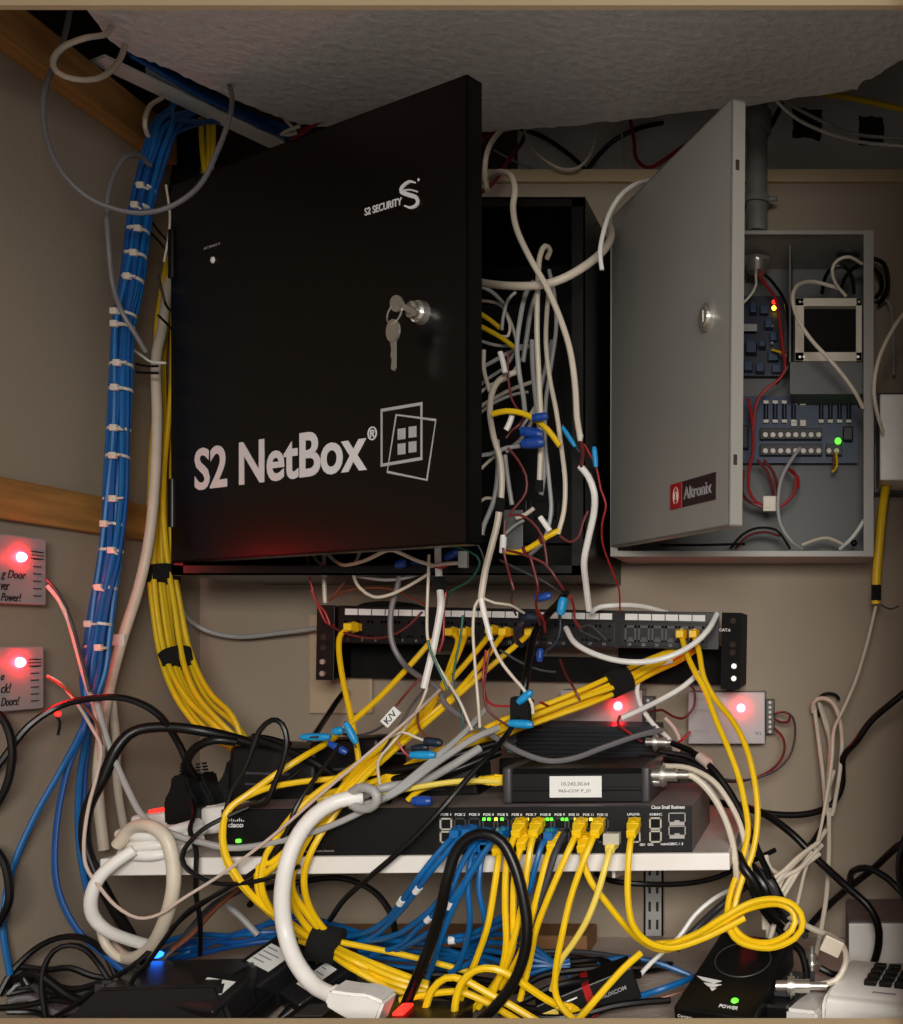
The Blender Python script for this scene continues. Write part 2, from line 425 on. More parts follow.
# badge details (children of the badge would be a fourth level, so they sit on the door beside it)
w = s1-s0; hgt = zt-zb
bm = bm_new(); box(bm, (s0, -.0012, zb), (s0+w*.27, -.0008, zt)); obj('badge_panel', bm, M['badger'], gd, smooth=False)
lettering('Altronix', M['inkg'], gd, (s0+w*.32, -.0009, zb+hgt*.27), (1, 0, 0), (0, 0, 1), w=w*.60, h=hgt*.48, bold=.01)
bm = bm_new()
for rr in (.34, .17):
    c = Vector((s0+w*.135, -.0013, zb+hgt*.5)); sweep(bm, [c+Vector((math.cos(q)*hgt*rr*.7, 0, math.sin(q)*hgt*rr)) for q in [R(-60+k*15) for k in range(21)]], .0005, 5)
obj('emblem', bm, M['pink'], gd)

# inside the grey cabinet
def gin(x0, y0, x1, y1, Y, d): return prect(x0, y0, x1, y1, Y, d, G0)
bm = bm_new(); box(bm, *gin(735, 296, 784, 376, 1.262, .002)); pc = obj('charger_board', bm, M['pcbd'], t, smooth=False)
bm = bm_new()
for (x, y, w_, h_, d_) in ((742,322,14,8,.01),(746,340,10,12,.02),(760,305,8,8,.012),(765,318,7,9,.016),(770,332,7,8,.012),(768,350,10,10,.014),(744,360,8,10,.014),(756,362,8,9,.018),(772,364,9,8,.012),(750,302,6,10,.016),(759,340,6,6,.02)):
    lo, hi = gin(x, y, x+w_, y+h_, 1.262-d_, d_); box(bm, lo, hi, .0008)
obj('component', bm, M['pcb'], pc, smooth=False)
bm = bm_new(); box(bm, *gin(743, 324, 757, 331, 1.248, .003)); obj('component_label', bm, M['inkg'], pc, smooth=False)
for i, (y, m) in enumerate(((302, 'glow_s'), (308, 'glow_y'))):
    bm = bm_new(); sph(bm, P(774, y, 1.25)-G0, .0028); obj('diode', bm, M[m], pc)
bm = bm_new()
for x, y in ((772,326),(772,343),(773,350)): sph(bm, P(x, y, 1.25)-G0, .002)
obj('solder_dot', bm, M['inkg'], pc)
bm = bm_new(); box(bm, *gin(735, 396, 858, 463, 1.262, .002)); pb = obj('terminal_board', bm, M['pcb'], t, smooth=False)
bm = bm_new()
for y in (428, 444): box(bm, *gin(760, y, 822, y+11, 1.25, .012), .0006)
box(bm, *gin(826, 444, 842, 455, 1.25, .012), .0006); box(bm, *gin(843, 426, 853, 440, 1.246, .016), .0015); box(bm, *gin(736, 425, 748, 448, 1.246, .016), .0015)
obj('terminal_block', bm, M['blackp'], pb, smooth=False)
for y in (435, 451):
    bm = bm_new()
    for k in range(8):
        p = P(765.5+k*7.6, y, 1.2495)-G0; cyl(bm, p, p-Vector((0, .002, 0)), .0031, n=10)
    if y == 451:
        for k in range(2): p = P(829+k*7.6, y, 1.2495)-G0; cyl(bm, p, p-Vector((0, .002, 0)), .0031, n=10)
    obj('screw_row', bm, M['tie'], pb)
for k in list(range(4))+list(range(6, 10)):
    bm = bm_new(); x = 766+k*9.2; cyl(bm, P(x, 404, 1.256)-G0, P(x, 419, 1.256)-G0, .0028, n=10); obj('fuse', bm, M['navy'], pb)
bm = bm_new()
for k in list(range(4))+list(range(6, 10)):
    x = 766+k*9.2
    for y in (402, 421): box(bm, *gin(x-2.5, y-1.5, x+2.5, y+1.5, 1.254, .006))
for x in (794, 803):
    for y in (402, 423): box(bm, *gin(x-2.8, y-3, x+2.8, y+3, 1.256, .006))
obj('fuse_clip', bm, M['tie'], pb, smooth=False)
bm = bm_new(); sph(bm, P(838, 441, 1.246)-G0, .0038); obj('diode', bm, M['glow_g'], pb)
# partition, shelf and framed battery module
bm = bm_new()
lo, hi = gin(789, 238, 791, 362, 1.20, .078); box(bm, lo, hi)
lo, hi = gin(790, 362, 866, 394, 1.205, .072); box(bm, lo, (hi[0], hi[1], hi[2])); obj('battery_shelf', bm, M['greyi'], t, smooth=False)
bm = bm_new()
for r in ((795,298,862,306),(795,352,862,361),(795,298,804,361),(856,298,862,361)): box(bm, *gin(*r, 1.20, .012), .0006)
bm2 = bm
fr = obj('battery_frame', bm2, M['cream'], t, smooth=False)
bm = bm_new(); box(bm, *gin(804, 305, 858, 353, 1.215, .05), .003); bt = obj('battery', bm, M['felt'], t, smooth=False)
bm = bm_new()
for x, y in ((800,302),(804,302),(859,302),(800,357),(804,357),(858,357)): p = P(x, y, 1.1995)-G0; cyl(bm, p, p-Vector((0, .001, 0)), .0016, n=8)
obj('screw', bm, M['chrome'], fr)
bm = bm_new(); c = P(757, 262, 1.225)-G0; cyl(bm, c, c+Vector((0, 0, -.012)), .012, .012, 20); cyl(bm, c+Vector((0, 0, .004)), c, .017, n=6); obj('conduit_nut', bm, M['chrome'], t)
bm = bm_new(); c = P(848, 256, 1.225)-G0; cyl(bm, Vector((c.x, c.y, GH-.005)), Vector((c.x, c.y, GH-.002)), .014, n=20); obj('knockout', bm, M['greyd'], t)
bm = bm_new(); c = P(866-12, 543, 1.22)-G0; sph(bm, c, .004, (1, 1, 1)); obj('grommet', bm, M['blackp'], t)

# ================================================================= white junction box on the right
bj = P(880, 480, 1.17)
t = thing('junction_box', 'white plastic junction box mounted high at the right edge of the photo', 'box', (bj.x, 1.28, bj.z))
bm = bm_new(); box(bm, (0, -.11, 0), (.075, -.02, P(880, 394, 1.17).z-bj.z), .002); obj('cover', bm, M['white'], t, smooth=False)
bm = bm_new(); box(bm, (-.004, -.03, -.004), (.08, 0, .118), .002); obj('base', bm, M['greyd'], t, smooth=False)

# ================================================================= patch panel
pY = 1.177; pp0 = P(316, 680, pY); S = pY/F
ta = R(1.05)
t = thing('patch_panel', 'black wall mounted network patch panel with a row of ports and white label strips', 'patch panel', pp0, (0, ta, 0))
PW = .424*1.0/ .8794*1.0
PW = (740-316)*S; PH = 75*S
def sx(x): return (x-316)*S
def sz(y, x=None): return ((680+(0 if x is None else (x-316)*math.tan(ta))-y))*S
def pbx(bm, x0, y0, x1, y1, f, b, bev=0):   # photo rectangle (tilt removed) to panel space
    box(bm, (sx(x0), f, sz(y1, (x0+x1)/2)), (sx(x1), b, sz(y0, (x0+x1)/2)), bev)
top = PH; mid = PH-.0425
bm = bm_new(); box(bm, (sx(337), 0, mid), (sx(718), .004, top), .0006); fp = obj('front_plate', bm, M['blackm'], t, smooth=False)
bm = bm_new(); box(bm, (0, -.001, 0), (.0205, .003, PH), .0006); box(bm, (0, 0, 0), (.003, 1.28-pY-.002, PH), 0); obj('end_bracket', bm, M['blackm'], t, smooth=False)
bm = bm_new(); box(bm, (PW-.022, -.001, -.002), (PW, .003, PH), .0006); box(bm, (PW-.003, .003, 0), (PW, 1.28-pY-.004, PH), 0); obj('end_bracket', bm, M['felt'], t, smooth=False)
bm = bm_new()
zz = .030
box(bm, (.003, .08, .0), (PW-.003, .083, zz))
for a_, b_ in ((.003, sx(398)), (sx(432), sx(514)), (sx(604), PW-.003)): box(bm, (a_, .08, zz), (b_, .083, mid+.004))
obj('back_plate', bm, M['felt'], t, smooth=False)
bm = bm_new()
for gx0 in (344, 437, 531, 624):
    box(bm, (sx(gx0-5), -.001, mid+.002), (sx(gx0+83), 0, top-.013), .0004)
obj('port_bank', bm, M['blackp'], fp, smooth=False)
for gi, gx0 in enumerate((344, 437, 531, 624)):
    for k in range(6):
        x0 = sx(gx0+k*13.5)
        bm = bm_new(); w_ = .0132
        z_b, z_t = mid+.0075, top-.0165
        box(bm, (x0, -.0024, z_b), (x0+.0022, -.0008, z_t)); box(bm, (x0+w_-.0022, -.0024, z_b), (x0+w_, -.0008, z_t)); box(bm, (x0, -.0024, z_b), (x0+w_, -.0008, z_b+.002)); box(bm, (x0, -.0024, z_t-.003), (x0+w_, -.0008, z_t))
        box(bm, (x0+.004, -.0016, z_b), (x0+w_-.004, -.0008, z_b+.005))
        pt = obj('port', bm, M['greyd'] if gi == 3 else M['blackp'], t, smooth=False)
    # number strip
for gx0 in (344, 437, 531, 624):
    for k in range(6):
        bm = bm_new(); x0 = sx(gx0+k*13.5); box(bm, (x0, -.0006, top-.0105), (x0+.0142, 0, top-.0035)); obj('port_label', bm, M['paper'], t, smooth=False)
n = 0
for gx0 in (344, 437, 531, 624):
    for k in range(6):
        n += 1; x0 = sx(gx0+k*13.5+3.5); lettering(str(n), M['inkg'], fp, (x0, -.0011, mid+.0025), (1, 0, 0), (0, 0, 1), h=.0032, bold=.01, name='port_number')
lettering('CAT.6', M['ink'], t, (sx(718.5), -.0016, top-.0215), (1, 0, 0), (0, 0, 1), w=.0125, h=.0034, bold=.02)
bm = bm_new()
for (x, z_) in ((.006, .0075), (.006, .021), (PW-.009, .0105), (PW-.009, .0245)): cyl(bm, (x+.002, -.001, z_), (x+.002, -.003, z_), .0036, .003, 14)
obj('screw', bm, M['chrome'], t)
bm = bm_new()
for (x, z_) in ((.008, .049), (.008, .037), (PW-.009, .076), (PW-.009, .049), (PW-.009, .040)): cyl(bm, (x, -.0012, z_), (x, -.0008, z_), .0034, n=14)
obj('screw_hole', bm, M['dark'], t)
bm = bm_new(); c = [(sx(375)+math.cos(a_)*.036, top-.001+max(0, math.sin(a_))*.008) for a_ in [math.pi*k/16 for k in range(17)]]
prism(bm, c, 'y', .03, .05); obj('cable_guard', bm, M['felt'], t)

# wall plate behind the panel
bm = bm_new(); box(bm, *prect(308, 614, 372, 714, 1.272, .008), .003)
wp = tag(obj('wall_plate', bm, M['beige'], smooth=False), 'beige wall outlet plate half hidden behind the left end of the patch panel', 'wall plate')

# ================================================================= power modules with red lights
def pmod(name, label, x0, y0, x1, y1, Y, led, term, lines):
    o0 = P(x0, y1, Y); t = thing(name, label, 'power module', (o0.x, 1.28, o0.z), group=None)
    d = 1.28-Y; w = P(x1, y1, Y).x-o0.x; h = P(x0, y0, Y).z-o0.z
    bm = bm_new(); box(bm, (0, -d, 0), (w, 0, h), .0012); obj('case', bm, M['psu'], t, smooth=False)
    bm = bm_new(); l = P(led[0], led[1], Y)-Vector((o0.x, 1.28, o0.z)); sph(bm, l, .0050); obj('diode', bm, M['glow_r'], t)
    a = P(term[0], term[3], Y+.008)-Vector((o0.x, 1.28, o0.z)); b = P(term[2], term[1], Y+.008)-Vector((o0.x, 1.28, o0.z))
    bm = bm_new(); box(bm, (a.x, a.y, a.z), (b.x, -.004, b.z), .0006); tb = obj('terminal_strip', bm, M['greyd'], t, smooth=False)
    bm = bm_new()
    for k in range(7):
        z_ = a.z+(b.z-a.z)*(k+.5)/7; x_ = (a.x+b.x)/2; cyl(bm, (x_, a.y-.001, z_), (x_, a.y, z_), .0019, n=8)
    obj('terminal_screw', bm, M['tie'], tb)
    for tx, fx, fy, fw in lines: lettering(tx, M['inkg'] if fx < .8 else M['pen'], t, (w*fx, -d-.0001, h*fy), (1, 0, 0), (0, 0, 1), w=w*fw, bold=.0)
    return t
pmod('power_module', 'pale metal power module with red light on the back wall, the right one', 688, 692, 765, 744, 1.245, (741, 708), (766, 700, 774, 734), (('POWER SUPPLY', .07, .83, .32), ('OUTPUT DC 12V 5A', .07, .62, .38), ('INPUT AC', .08, .22, .2), ('N L', .88, .18, .08)))
pmod('power_module', 'pale metal power module with glowing red light behind the finned black amplifier', 560, 690, 642, 752, 1.245, (618, 706), (643, 697, 653, 745), (('POWER SUPPLY', .07, .74, .32), ('OUTPUT DC', .07, .55, .3)))
# on the left wall
def wmod(label, Ya, Yb, za, zb, ledy, ledz, texts):
    t = thing('power_module', label, 'power module', (-.767, Ya, za))
    bm = bm_new(); box(bm, (0, 0, 0), (.015, Yb-Ya, zb-za), .0012); obj('case', bm, M['psu'], t, smooth=False)
    bm = bm_new(); sph(bm, (.016, ledy-Ya, ledz-za), .0048); obj('diode', bm, M['glow_r'], t)
    bm = bm_new()
    for k in range(7): box(bm, (.0148, Yb-Ya-.017, (zb-za)*(.12+.11*k)), (.0156, Yb-Ya-.007, (zb-za)*(.12+.11*k)+.0012))
    for k in range(3): box(bm, (.0148, Yb-Ya-.020, (zb-za)*(.78-.05*k)), (.0156, Yb-Ya-.004, (zb-za)*(.78-.05*k)+.001))
    obj('vent_slot', bm, M['greyd'], t, smooth=False)
    for tx, y_, z_, w_, h_ in texts: lettering(tx, M['pen'], t, (.0151, y_-Ya, z_-za), (0, 1, 0), (0, 0, 1), w=w_, h=h_, shear=.35, bold=.004)
wmod('pale power module on the left wall with marker writing, upper of two', .90, 1.006, EYE+.034, EYE+.098, .973, EYE+.078, (('g Door', .950, EYE+.055, .030, .010), ('ver', .950, EYE+.046, .010, .006), ('Power!', .950, EYE+.036, .024, .0075)))
wmod('pale power module on the left wall with marker writing, lower of two', .90, 1.003, EYE-.066, EYE-.006, .9715, EYE-.021, (('e', .950, EYE-.037, .004, .005), ('ck!', .950, EYE-.049, .012, .009), ('Doors!', .950, EYE-.061, .022, .008)))

# ================================================================= shelf on slotted uprights
sh0 = Vector((-.679, .976, EYE-.2065-.017)); tilt = R(-.52)
t = thing('wall_shelf', 'white metal wall shelf carrying the network switch', 'shelf', sh0, (0, tilt, 0))
SW = .594
bm = bm_new(); box(bm, (0, 0, .001), (SW, 1.276-.976, .017), .0012); obj('shelf_board', bm, M['shelf'], t, smooth=False)
bm = bm_new(); box(bm, (.002, .002, .0165), (SW-.002, .296, .0174)); obj('shelf_mat', bm, M['shelft'], t, smooth=False)
bm = bm_new()
for x_ in (P(654, 800, 1.25).x-sh0.x, .14): prism(bm, [(.29, .001), (.29, -.05), (.27, -.05), (.03, -.012), (.03, .001)], 'x', x_-.0015, x_+.0015)
obj('shelf_bracket', bm, M['shelf'], t, smooth=False)
def upright(px0, px1, ybot, label):
    a = P(px0, ybot, 1.268); b = P(px1, 745, 1.268)
    t = thing('slotted_upright', label, 'upright', (a.x, 1.28, a.z))
    w = b.x-a.x; h = b.z-a.z
    bm = bm_new(); box(bm, (0, -.012, 0), (w, -.010, h)); box(bm, (0, -.012, 0), (.002, 0, h)); box(bm, (w-.002, -.012, 0), (w, 0, h)); obj('channel', bm, M['lgrey'], t, smooth=False)
    bm = bm_new(); n = int(h/.022)
    for k in range(n):
        for s_ in (.3, .7): box(bm, (w*s_-.0016, -.0124, .008+k*.022), (w*s_+.0016, -.0118, .020+k*.022), .0003)
    obj('slot', bm, M['dark'], t, smooth=False)
upright(644, 663, 936, 'white slotted shelf upright on the back wall below the right part of the shelf')
upright(288, 306, 936, 'white slotted shelf upright mostly hidden behind cables under the left part of the shelf')

# ================================================================= network switch
K = 1.051e3
sw0 = Vector((P(222, 700, .980).x, .980, EYE-.2065+.0175*0+(P(222,700,.98).x+.679)*math.tan(-tilt)+.0006))
t = thing('network_switch', 'long black rack network switch on the white shelf with a row of lit ports', 'network switch', sw0, (0, tilt, 0))
SWT = t
LW, LD, LH = .4455, .155, .0445
bm = bm_new(); box(bm, (0, .002, 0), (LW, LD, LH), .001); obj('case', bm, M['swtop'], t, smooth=False)
bm = bm_new(); box(bm, (0, -.001, 0), (LW, .002, LH), .0008); obj('faceplate', bm, M['blackp'], t, smooth=False)
def ux(px): return (px-222)/K
def uz(py, px): return (858.5-(px-222)*.0105-py)/K
def ubox(bm, x0, y0, x1, y1, f, b, bev=0): 
    xm = (x0+x1)/2; box(bm, (ux(x0), f, uz(y1, xm)), (ux(x1), b, uz(y0, xm)), bev)
SW_PORTS = []
cols = [446+k*14.15 for k in range(12)]+[633, 654]
for ci, cxp in enumerate(cols):
    for row in (0, 1):
        y0 = 819.5+row*13.0-(cxp-446)*.004
        bm = bm_new(); w2 = 6.1; fw = 1.5
        ubox(bm, cxp-w2, y0, cxp-w2+fw, y0+12, -.0028, -.001); ubox(bm, cxp+w2-fw, y0, cxp+w2, y0+12, -.0028, -.001)
        ubox(bm, cxp-w2, y0, cxp+w2, y0+fw, -.0028, -.001); ubox(bm, cxp-w2, y0+12-fw, cxp+w2, y0+12, -.0028, -.001)
        p_ = obj('port', bm, M['clear'] if ci > 11 or ci < 1 else M['greyd'], t, smooth=False)
        bm = bm_new(); ubox(bm, cxp-w2+1.6, y0+1.8, cxp+w2-1.6, y0+10.2, -.0013, -.001); obj('contact', bm, M['felt'], p_, smooth=False)
for row in (0, 1):
    bm = bm_new(); y0 = 814+row*13
    ubox(bm, 667, y0, 684, y0+.8, -.003, -.001); ubox(bm, 667, y0+9, 684, y0+12.5, -.003, -.001); ubox(bm, 667, y0, 668, y0+12.5, -.003, -.001); ubox(bm, 683, y0, 684, y0+12.5, -.003, -.001); ubox(bm, 673, y0+7.5, 678, y0+9, -.003, -.001)
    obj('fibre_slot', bm, M['chrome'], t, smooth=False)
for k in range(12):
    lettering('POE %d' % (k+1), M['ink'], t, (ux(cols[k]-5.5), -.0012, uz(817.5, cols[k])), (1, 0, 0), (0, 0, 1), w=.0098, h=.0024, bold=.02, name='port_number')
lettering('UPLINK', M['ink'], t, (ux(626), -.0012, uz(817, 626)), (1, 0, 0), (0, 0, 1), w=.012, h=.0022, bold=.02)
lettering('GBIC', M['ink'], t, (ux(648), -.0012, uz(817, 648)), (1, 0, 0), (0, 0, 1), w=.012, h=.0022, bold=.02)
lettering('Cisco Small Business', M['ink'], t, (ux(650), -.0012, uz(810.5, 650)), (1, 0, 0), (0, 0, 1), w=.0315, h=.0034, bold=.02)
lettering('miniGBIC / 3', M['ink'], t, (ux(659), -.0012, uz(846.5, 659)), (1, 0, 0), (0, 0, 1), w=.021, h=.0024, bold=.02)
lettering('GE1  GE2', M['ink'], t, (ux(638), -.0012, uz(847, 638)), (1, 0, 0), (0, 0, 1), w=.013, h=.0022, bold=.02)
lettering('cisco', M['ink'], t, (ux(229), -.0012, uz(829.5, 229)), (1, 0, 0), (0, 0, 1), w=.0145, h=.0044, bold=.025)
bm = bm_new()
for k, hh in enumerate((1, 2, 3.2, 2, 1, 2, 3.2, 2, 1)): ubox(bm, 228+k*2.0, 823.5-hh, 228.9+k*2.0, 823.5, -.0014, -.001)
obj('emblem', bm, M['ink'], t, smooth=False)
lettering('SYSTEM', M['inkg'], t, (ux(229), -.0012, uz(853, 229)), (1, 0, 0), (0, 0, 1), w=.008, h=.002)
lettering('48-Port Gigabit Smart Switch', M['inkg'], t, (ux(290), -.0012, uz(854.5, 290)), (1, 0, 0), (0, 0, 1), w=.042, h=.0024)
bm = bm_new(); ubox(bm, 237, 841, 242, 844.5, -.0024, -.001, .0008); obj('diode', bm, M['glow_g'], t)
for px, m in ((484,'glow_g'),(489,'glow_g'),(496,'glow_y'),(502,'glow_g'),(517,'glow_y'),(527,'glow_y'),(547,'glow_g'),(551,'glow_g'),(562,'glow_g'),(566,'glow_g'),(575,'glow_y'),(590,'glow_y'),(603,'glow_y')):
    bm = bm_new(); ubox(bm, px-1.3, 819.3, px+1.3, 821.8, -.0036, -.0026); obj('diode', bm, M[m], t, smooth=False)

# ================================================================= video extender boxes on the switch
e0 = P(503, 804, .995)
t = thing('media_converter', 'black ribbed converter box with a white printed label lying on the switch', 'converter box', e0, (0, R(-.3), 0))
ew, eh, ed = .142, .0335, .105
bm = bm_new()
prof = [(0, .002), (0, .012), (.003, .0125), (.003, .0155), (0, .016), (0, .0285), (.004, eh), (ed-.004, eh), (ed, eh-.004), (ed, .003), (ed-.003, 0), (.003, 0)]
prism(bm, [(a_, b_) for a_, b_ in prof], 'x', .008, ew-.008); obj('case', bm, M['blackp'], t, smooth=False)
for x_ in (0, ew-.009):
    bm = bm_new(); box(bm, (x_, -.0025, -.001+.001), (x_+.009, ed+.002, eh+.002), .0035, seg=3); obj('end_cap', bm, M['greyd'], t)
bm = bm_new(); box(bm, (.045, -.0005, .006), (.095, 0, .0265)); obj('paper_label', bm, M['paper'], t, smooth=False)
lettering('10.242.30.64', M['inkg'], t, (.0565, -.0009, .0175), (1, 0, 0), (0, 0, 1), w=.027, h=.0034, bold=.01)
lettering('965-COF P_01', M['inkg'], t, (.0535, -.0009, .0105), (1, 0, 0), (0, 0, 1), w=.031, h=.0034, bold=.01)
def bnc(parent, a, d, L=.026, r=.0048):
    """silver bayonet plug along d from a (parent space)"""
    a = Vector(a); d = Vector(d).normalized(); bm = bm_new()
    cyl(bm, a, a+d*L*.38, r*.8, n=16); cyl(bm, a+d*L*.34, a+d*L*.55, r*1.35, n=16); cyl(bm, a+d*L*.42, a+d*L*.48, r*1.75, n=16); cyl(bm, a+d*L*.55, a+d*L, r*.95, n=16); cyl(bm, a+d*L, a+d*L*1.5, r*.55, n=16)
    return obj('bayonet_plug', bm, M['chrome'], parent)
bm = bm_new(); cyl(bm, (ew, .02, .018), (ew+.012, .02, .018), .0048, n=16); obj('socket', bm, M['chrome'], t)
# finned amplifier further back, with the flat unit it stands on
f0 = P(516, 757, 1.14)
t = thing('flat_unit', 'flat black unit on the shelf behind the switch, under the finned amplifier', 'unit', (f0.x-.02, 1.143, EYE-.2035+.002))
bm = bm_new(); box(bm, (0, 0, 0), (.20, .12, f0.z-(EYE-.2035+.002)-.0015), .003); obj('case', bm, M['blackp'], t, smooth=False)
bm = bm_new(); box(bm, (.01, -.0008, .01), (.06, 0, .03)); obj('front_label', bm, M['inkg'], t, smooth=False)
t = thing('finned_amplifier', 'black metal amplifier with long horizontal cooling fins behind the labelled converter', 'amplifier', f0, (0, R(.8), 0))
aw, ah = .151, .033
bm = bm_new(); box(bm, (0, .003, 0), (aw, .075, ah), .001)
for k in range(7): box(bm, (0, -.004, .001+k*.0047), (aw, .004, .0030+k*.0047))
for k in range(12): box(bm, (0, .004+k*.006, ah-.0005), (aw, .006+k*.006, ah+.002))
obj('heat_sink', bm, M['fins'], t, smooth=False)
bm = bm_new(); box(bm, (-.011, .002, .004), (-.0005, .02, .013), .001); obj('terminal_plug', bm, M['gasket'], t, smooth=False)
bm = bm_new(); box(bm, (-.0105, .002, .0135), (-.0005, .02, .027), .001); obj('socket_block', bm, M['greyd'], t, smooth=False)

# ================================================================= things on the counter
def zc(): return ZF
# black camera power box with round emboss
t = thing('power_injector', 'black box with a large embossed circle and green power light, lower right foreground', 'box', (-.080, .983, 1.1845), (R(18), R(3), R(-16)))
bw, bdp, bh = .076, .122, .030
bm = bm_new(); box(bm, (-bw/2, -bdp/2, -bh), (bw/2, bdp/2, 0), .0035, seg=3); obj('case', bm, M['blackp'], t)
bm = bm_new()
sweep(bm, [Vector((math.cos(q)*.027, .020+math.sin(q)*.027, .0003)) for q in [2*math.pi*k/48 for k in range(49)]], .0007, 6); obj('embossed_ring', bm, M['greyd'], t)
bm = bm_new(); sph(bm, (.014, -.040, 0), .0034, (1, 1, .5)); obj('diode', bm, M['glow_g'], t)
lettering('POWER', M['ink'], t, (.003, -.052, .0002), (1, 0, 0), (0, 1, 0), w=.018, h=.0042, bold=.015)
bm = bm_new()
for q in ([(-.034,-.014),(-.008,-.016),(-.014,-.021),(-.026,-.019)], [(-.024,-.022),(-.006,-.021),(-.012,-.026),(-.018,-.026)], [(-.016,-.027),(-.009,-.027),(-.0115,-.032)]):
    prism(bm, q, 'z', 0, .0004)
obj('emblem', bm, M['ink'], t, smooth=False)
lettering('Camera', M['ink'], t, (-.034, -bdp/2-.0002, -.010), (1, 0, 0), (0, 0, 1), w=.014, h=.003)
lettering('Power', M['ink'], t, (-.008, -bdp/2-.0002, -.010), (1, 0, 0), (0, 0, 1), w=.010, h=.003)
bm = bm_new(); cyl(bm, (-.020, -bdp/2, -.018), (-.020, -bdp/2-.009, -.018), .0045, n=14); cyl(bm, (.025, -bdp/2, -.018), (.025, -bdp/2-.009, -.018), .0045, n=14); obj('socket', bm, M['brass'], t)
# second black block at its right
t = thing('adapter_block', 'small black adapter block between the power box and the telephone', 'adapter', (-.042, .998, ZF), (0, 0, R(-14)))
bm = bm_new(); box(bm, (-.012, -.04, 0), (.024, .035, .030), .003); obj('case', bm, M['blackp'], t, smooth=False)
bm = bm_new(); box(bm, (-.008, -.02, .030), (.02, .03, .040), .003); obj('plug_head', bm, M['dgrey'], t, smooth=False)
# telephone
t = thing('telephone', 'white desk telephone with black number keys, lower right corner', 'telephone', (.058, .972, ZF), (0, 0, R(-17)))
bm = bm_new(); prism(bm, [(-.040, .0), (.062, .0), (.062, .044), (.050, .048), (-.030, .041), (-.040, .034)], 'x', -.048, .10)
bmesh.ops.bevel(bm, geom=bm.edges[:], offset=.005, segments=3, affect='EDGES'); obj('telephone_body', bm, M['white'], t)
for i in range(3):
    for j in range(4):
        bm = bm_new(); x_, y_ = -.016+i*.0145, .036-j*.0125; zt_ = .0425+(y_+.02)*.083
        box(bm, (x_, y_-.0045, zt_-.002), (x_+.0115, y_+.0045, zt_+.004), .001); obj('key', bm, M['blackp'], t, smooth=False)
bm = bm_new(); box(bm, (-.004, -.0215, .0405), (.018, -.0185, .0428), .0005); obj('microphone_slot', bm, M['inkg'], t, smooth=False)
bm = bm_new(); prism(bm, [(-.045, 0), (.03, 0), (.03, .020), (-.045, .028)], 'x', -.082, -.050)
bmesh.ops.bevel(bm, geom=bm.edges[:], offset=.003, segments=2, affect='EDGES'); obj('cradle_wing', bm, M['white'], t)
# white equipment box by the right rear
o0 = P(848, 962, 1.17)
t = thing('equipment_box', 'off white steel box standing against the back wall behind the telephone', 'box', (o0.x, 1.17, ZF))
bm = bm_new(); hb = P(848, 922, 1.17).z-ZF; box(bm, (0, .003, 0), (.16, .108, hb), .004); obj('case', bm, M['swtop'], t, smooth=False)
bm = bm_new(); box(bm, (.001, 0, .001), (.16, .003, hb-.002), .001); obj('front_panel', bm, M['white'], t, smooth=False)
# small converter with red stripe
t = thing('media_converter', 'small black converter box with a red stripe among cables on the counter', 'converter box', (-.222, 1.00, ZF+.008), (R(0), R(-18), R(16)))
bm = bm_new(); box(bm, (-.044, -.02, 0), (.05, .02, .032), .0015); obj('case', bm, M['blackp'], t, smooth=False)
bm = bm_new(); box(bm, (.001, -.0206, .001), (.008, .0202, .0326)); obj('stripe', bm, M['badger'], t, smooth=False)
lettering('MUXCOM', M['inkg'], t, (.015, -.0207, .014), (1, 0, 0), (0, 0, 1), w=.024, h=.004, bold=.02, name='lettering')
lettering('- +', M['ink'], t, (-.018, -.0207, .004), (1, 0, 0), (0, 0, 1), w=.014, bold=.02)
bm = bm_new(); box(bm, (-.041, -.0212, .008), (-.026, -.0198, .023), .0008); obj('port', bm, M['ypale'], t, smooth=False)
bm = bm_new(); box(bm, (-.02, -.0207, .024), (-.006, -.02, .0255)); obj('marking', bm, M['ink'], t, smooth=False)
# wooden block
o0 = P(300, 960, 1.20); 
t = thing('wood_block', 'long brown wooden block lying on the counter under the shelf', 'block', (-.60, 1.20, ZF))
bm = bm_new(); box(bm, (0, 0, 0), (.33, .055, .024), .003); obj('timber', bm, M['card'], t, smooth=False)
# router
t = thing('router', 'wide black router with blue light in the lower left foreground', 'router', (-.603, .980, ZF+.004), (0, 0, R(6)))
bm = bm_new()
vs = [(-.075,-.065,0),(.075,-.065,0),(.075,.065,0),(-.075,.065,0),(-.075,-.07,.02),(.075,-.07,.02),(.078,.07,.025),(-.078,.07,.025),(-.05,-.045,.050),(.05,-.045,.050),(.055,.05,.046),(-.055,.05,.046)]
V = [bm.verts.new(v) for v in vs]
for f in ((3,2,1,0),(0,1,5,4),(1,2,6,5),(2,3,7,6),(3,0,4,7),(4,5,9,8),(5,6,10,9),(6,7,11,10),(7,4,8,11),(8,9,10,11)): bm.faces.new([V[i] for i in f])
bmesh.ops.bevel(bm, geom=bm.edges[:], offset=.003, segments=2, affect='EDGES'); obj('case', bm, M['routerm'], t)
bm = bm_new()
for k in range(8): box(bm, (-.062+k*.001, -.03+k*.009, .040), (-.054+k*.001, -.027+k*.009, .0485), .0006)
obj('vent_slot', bm, M['greyd'], t, smooth=False)
bm = bm_new(); sph(bm, (-.052, .056, .050), .0046, (1.6, 1, .8)); obj('diode', bm, M['glow_b'], t)
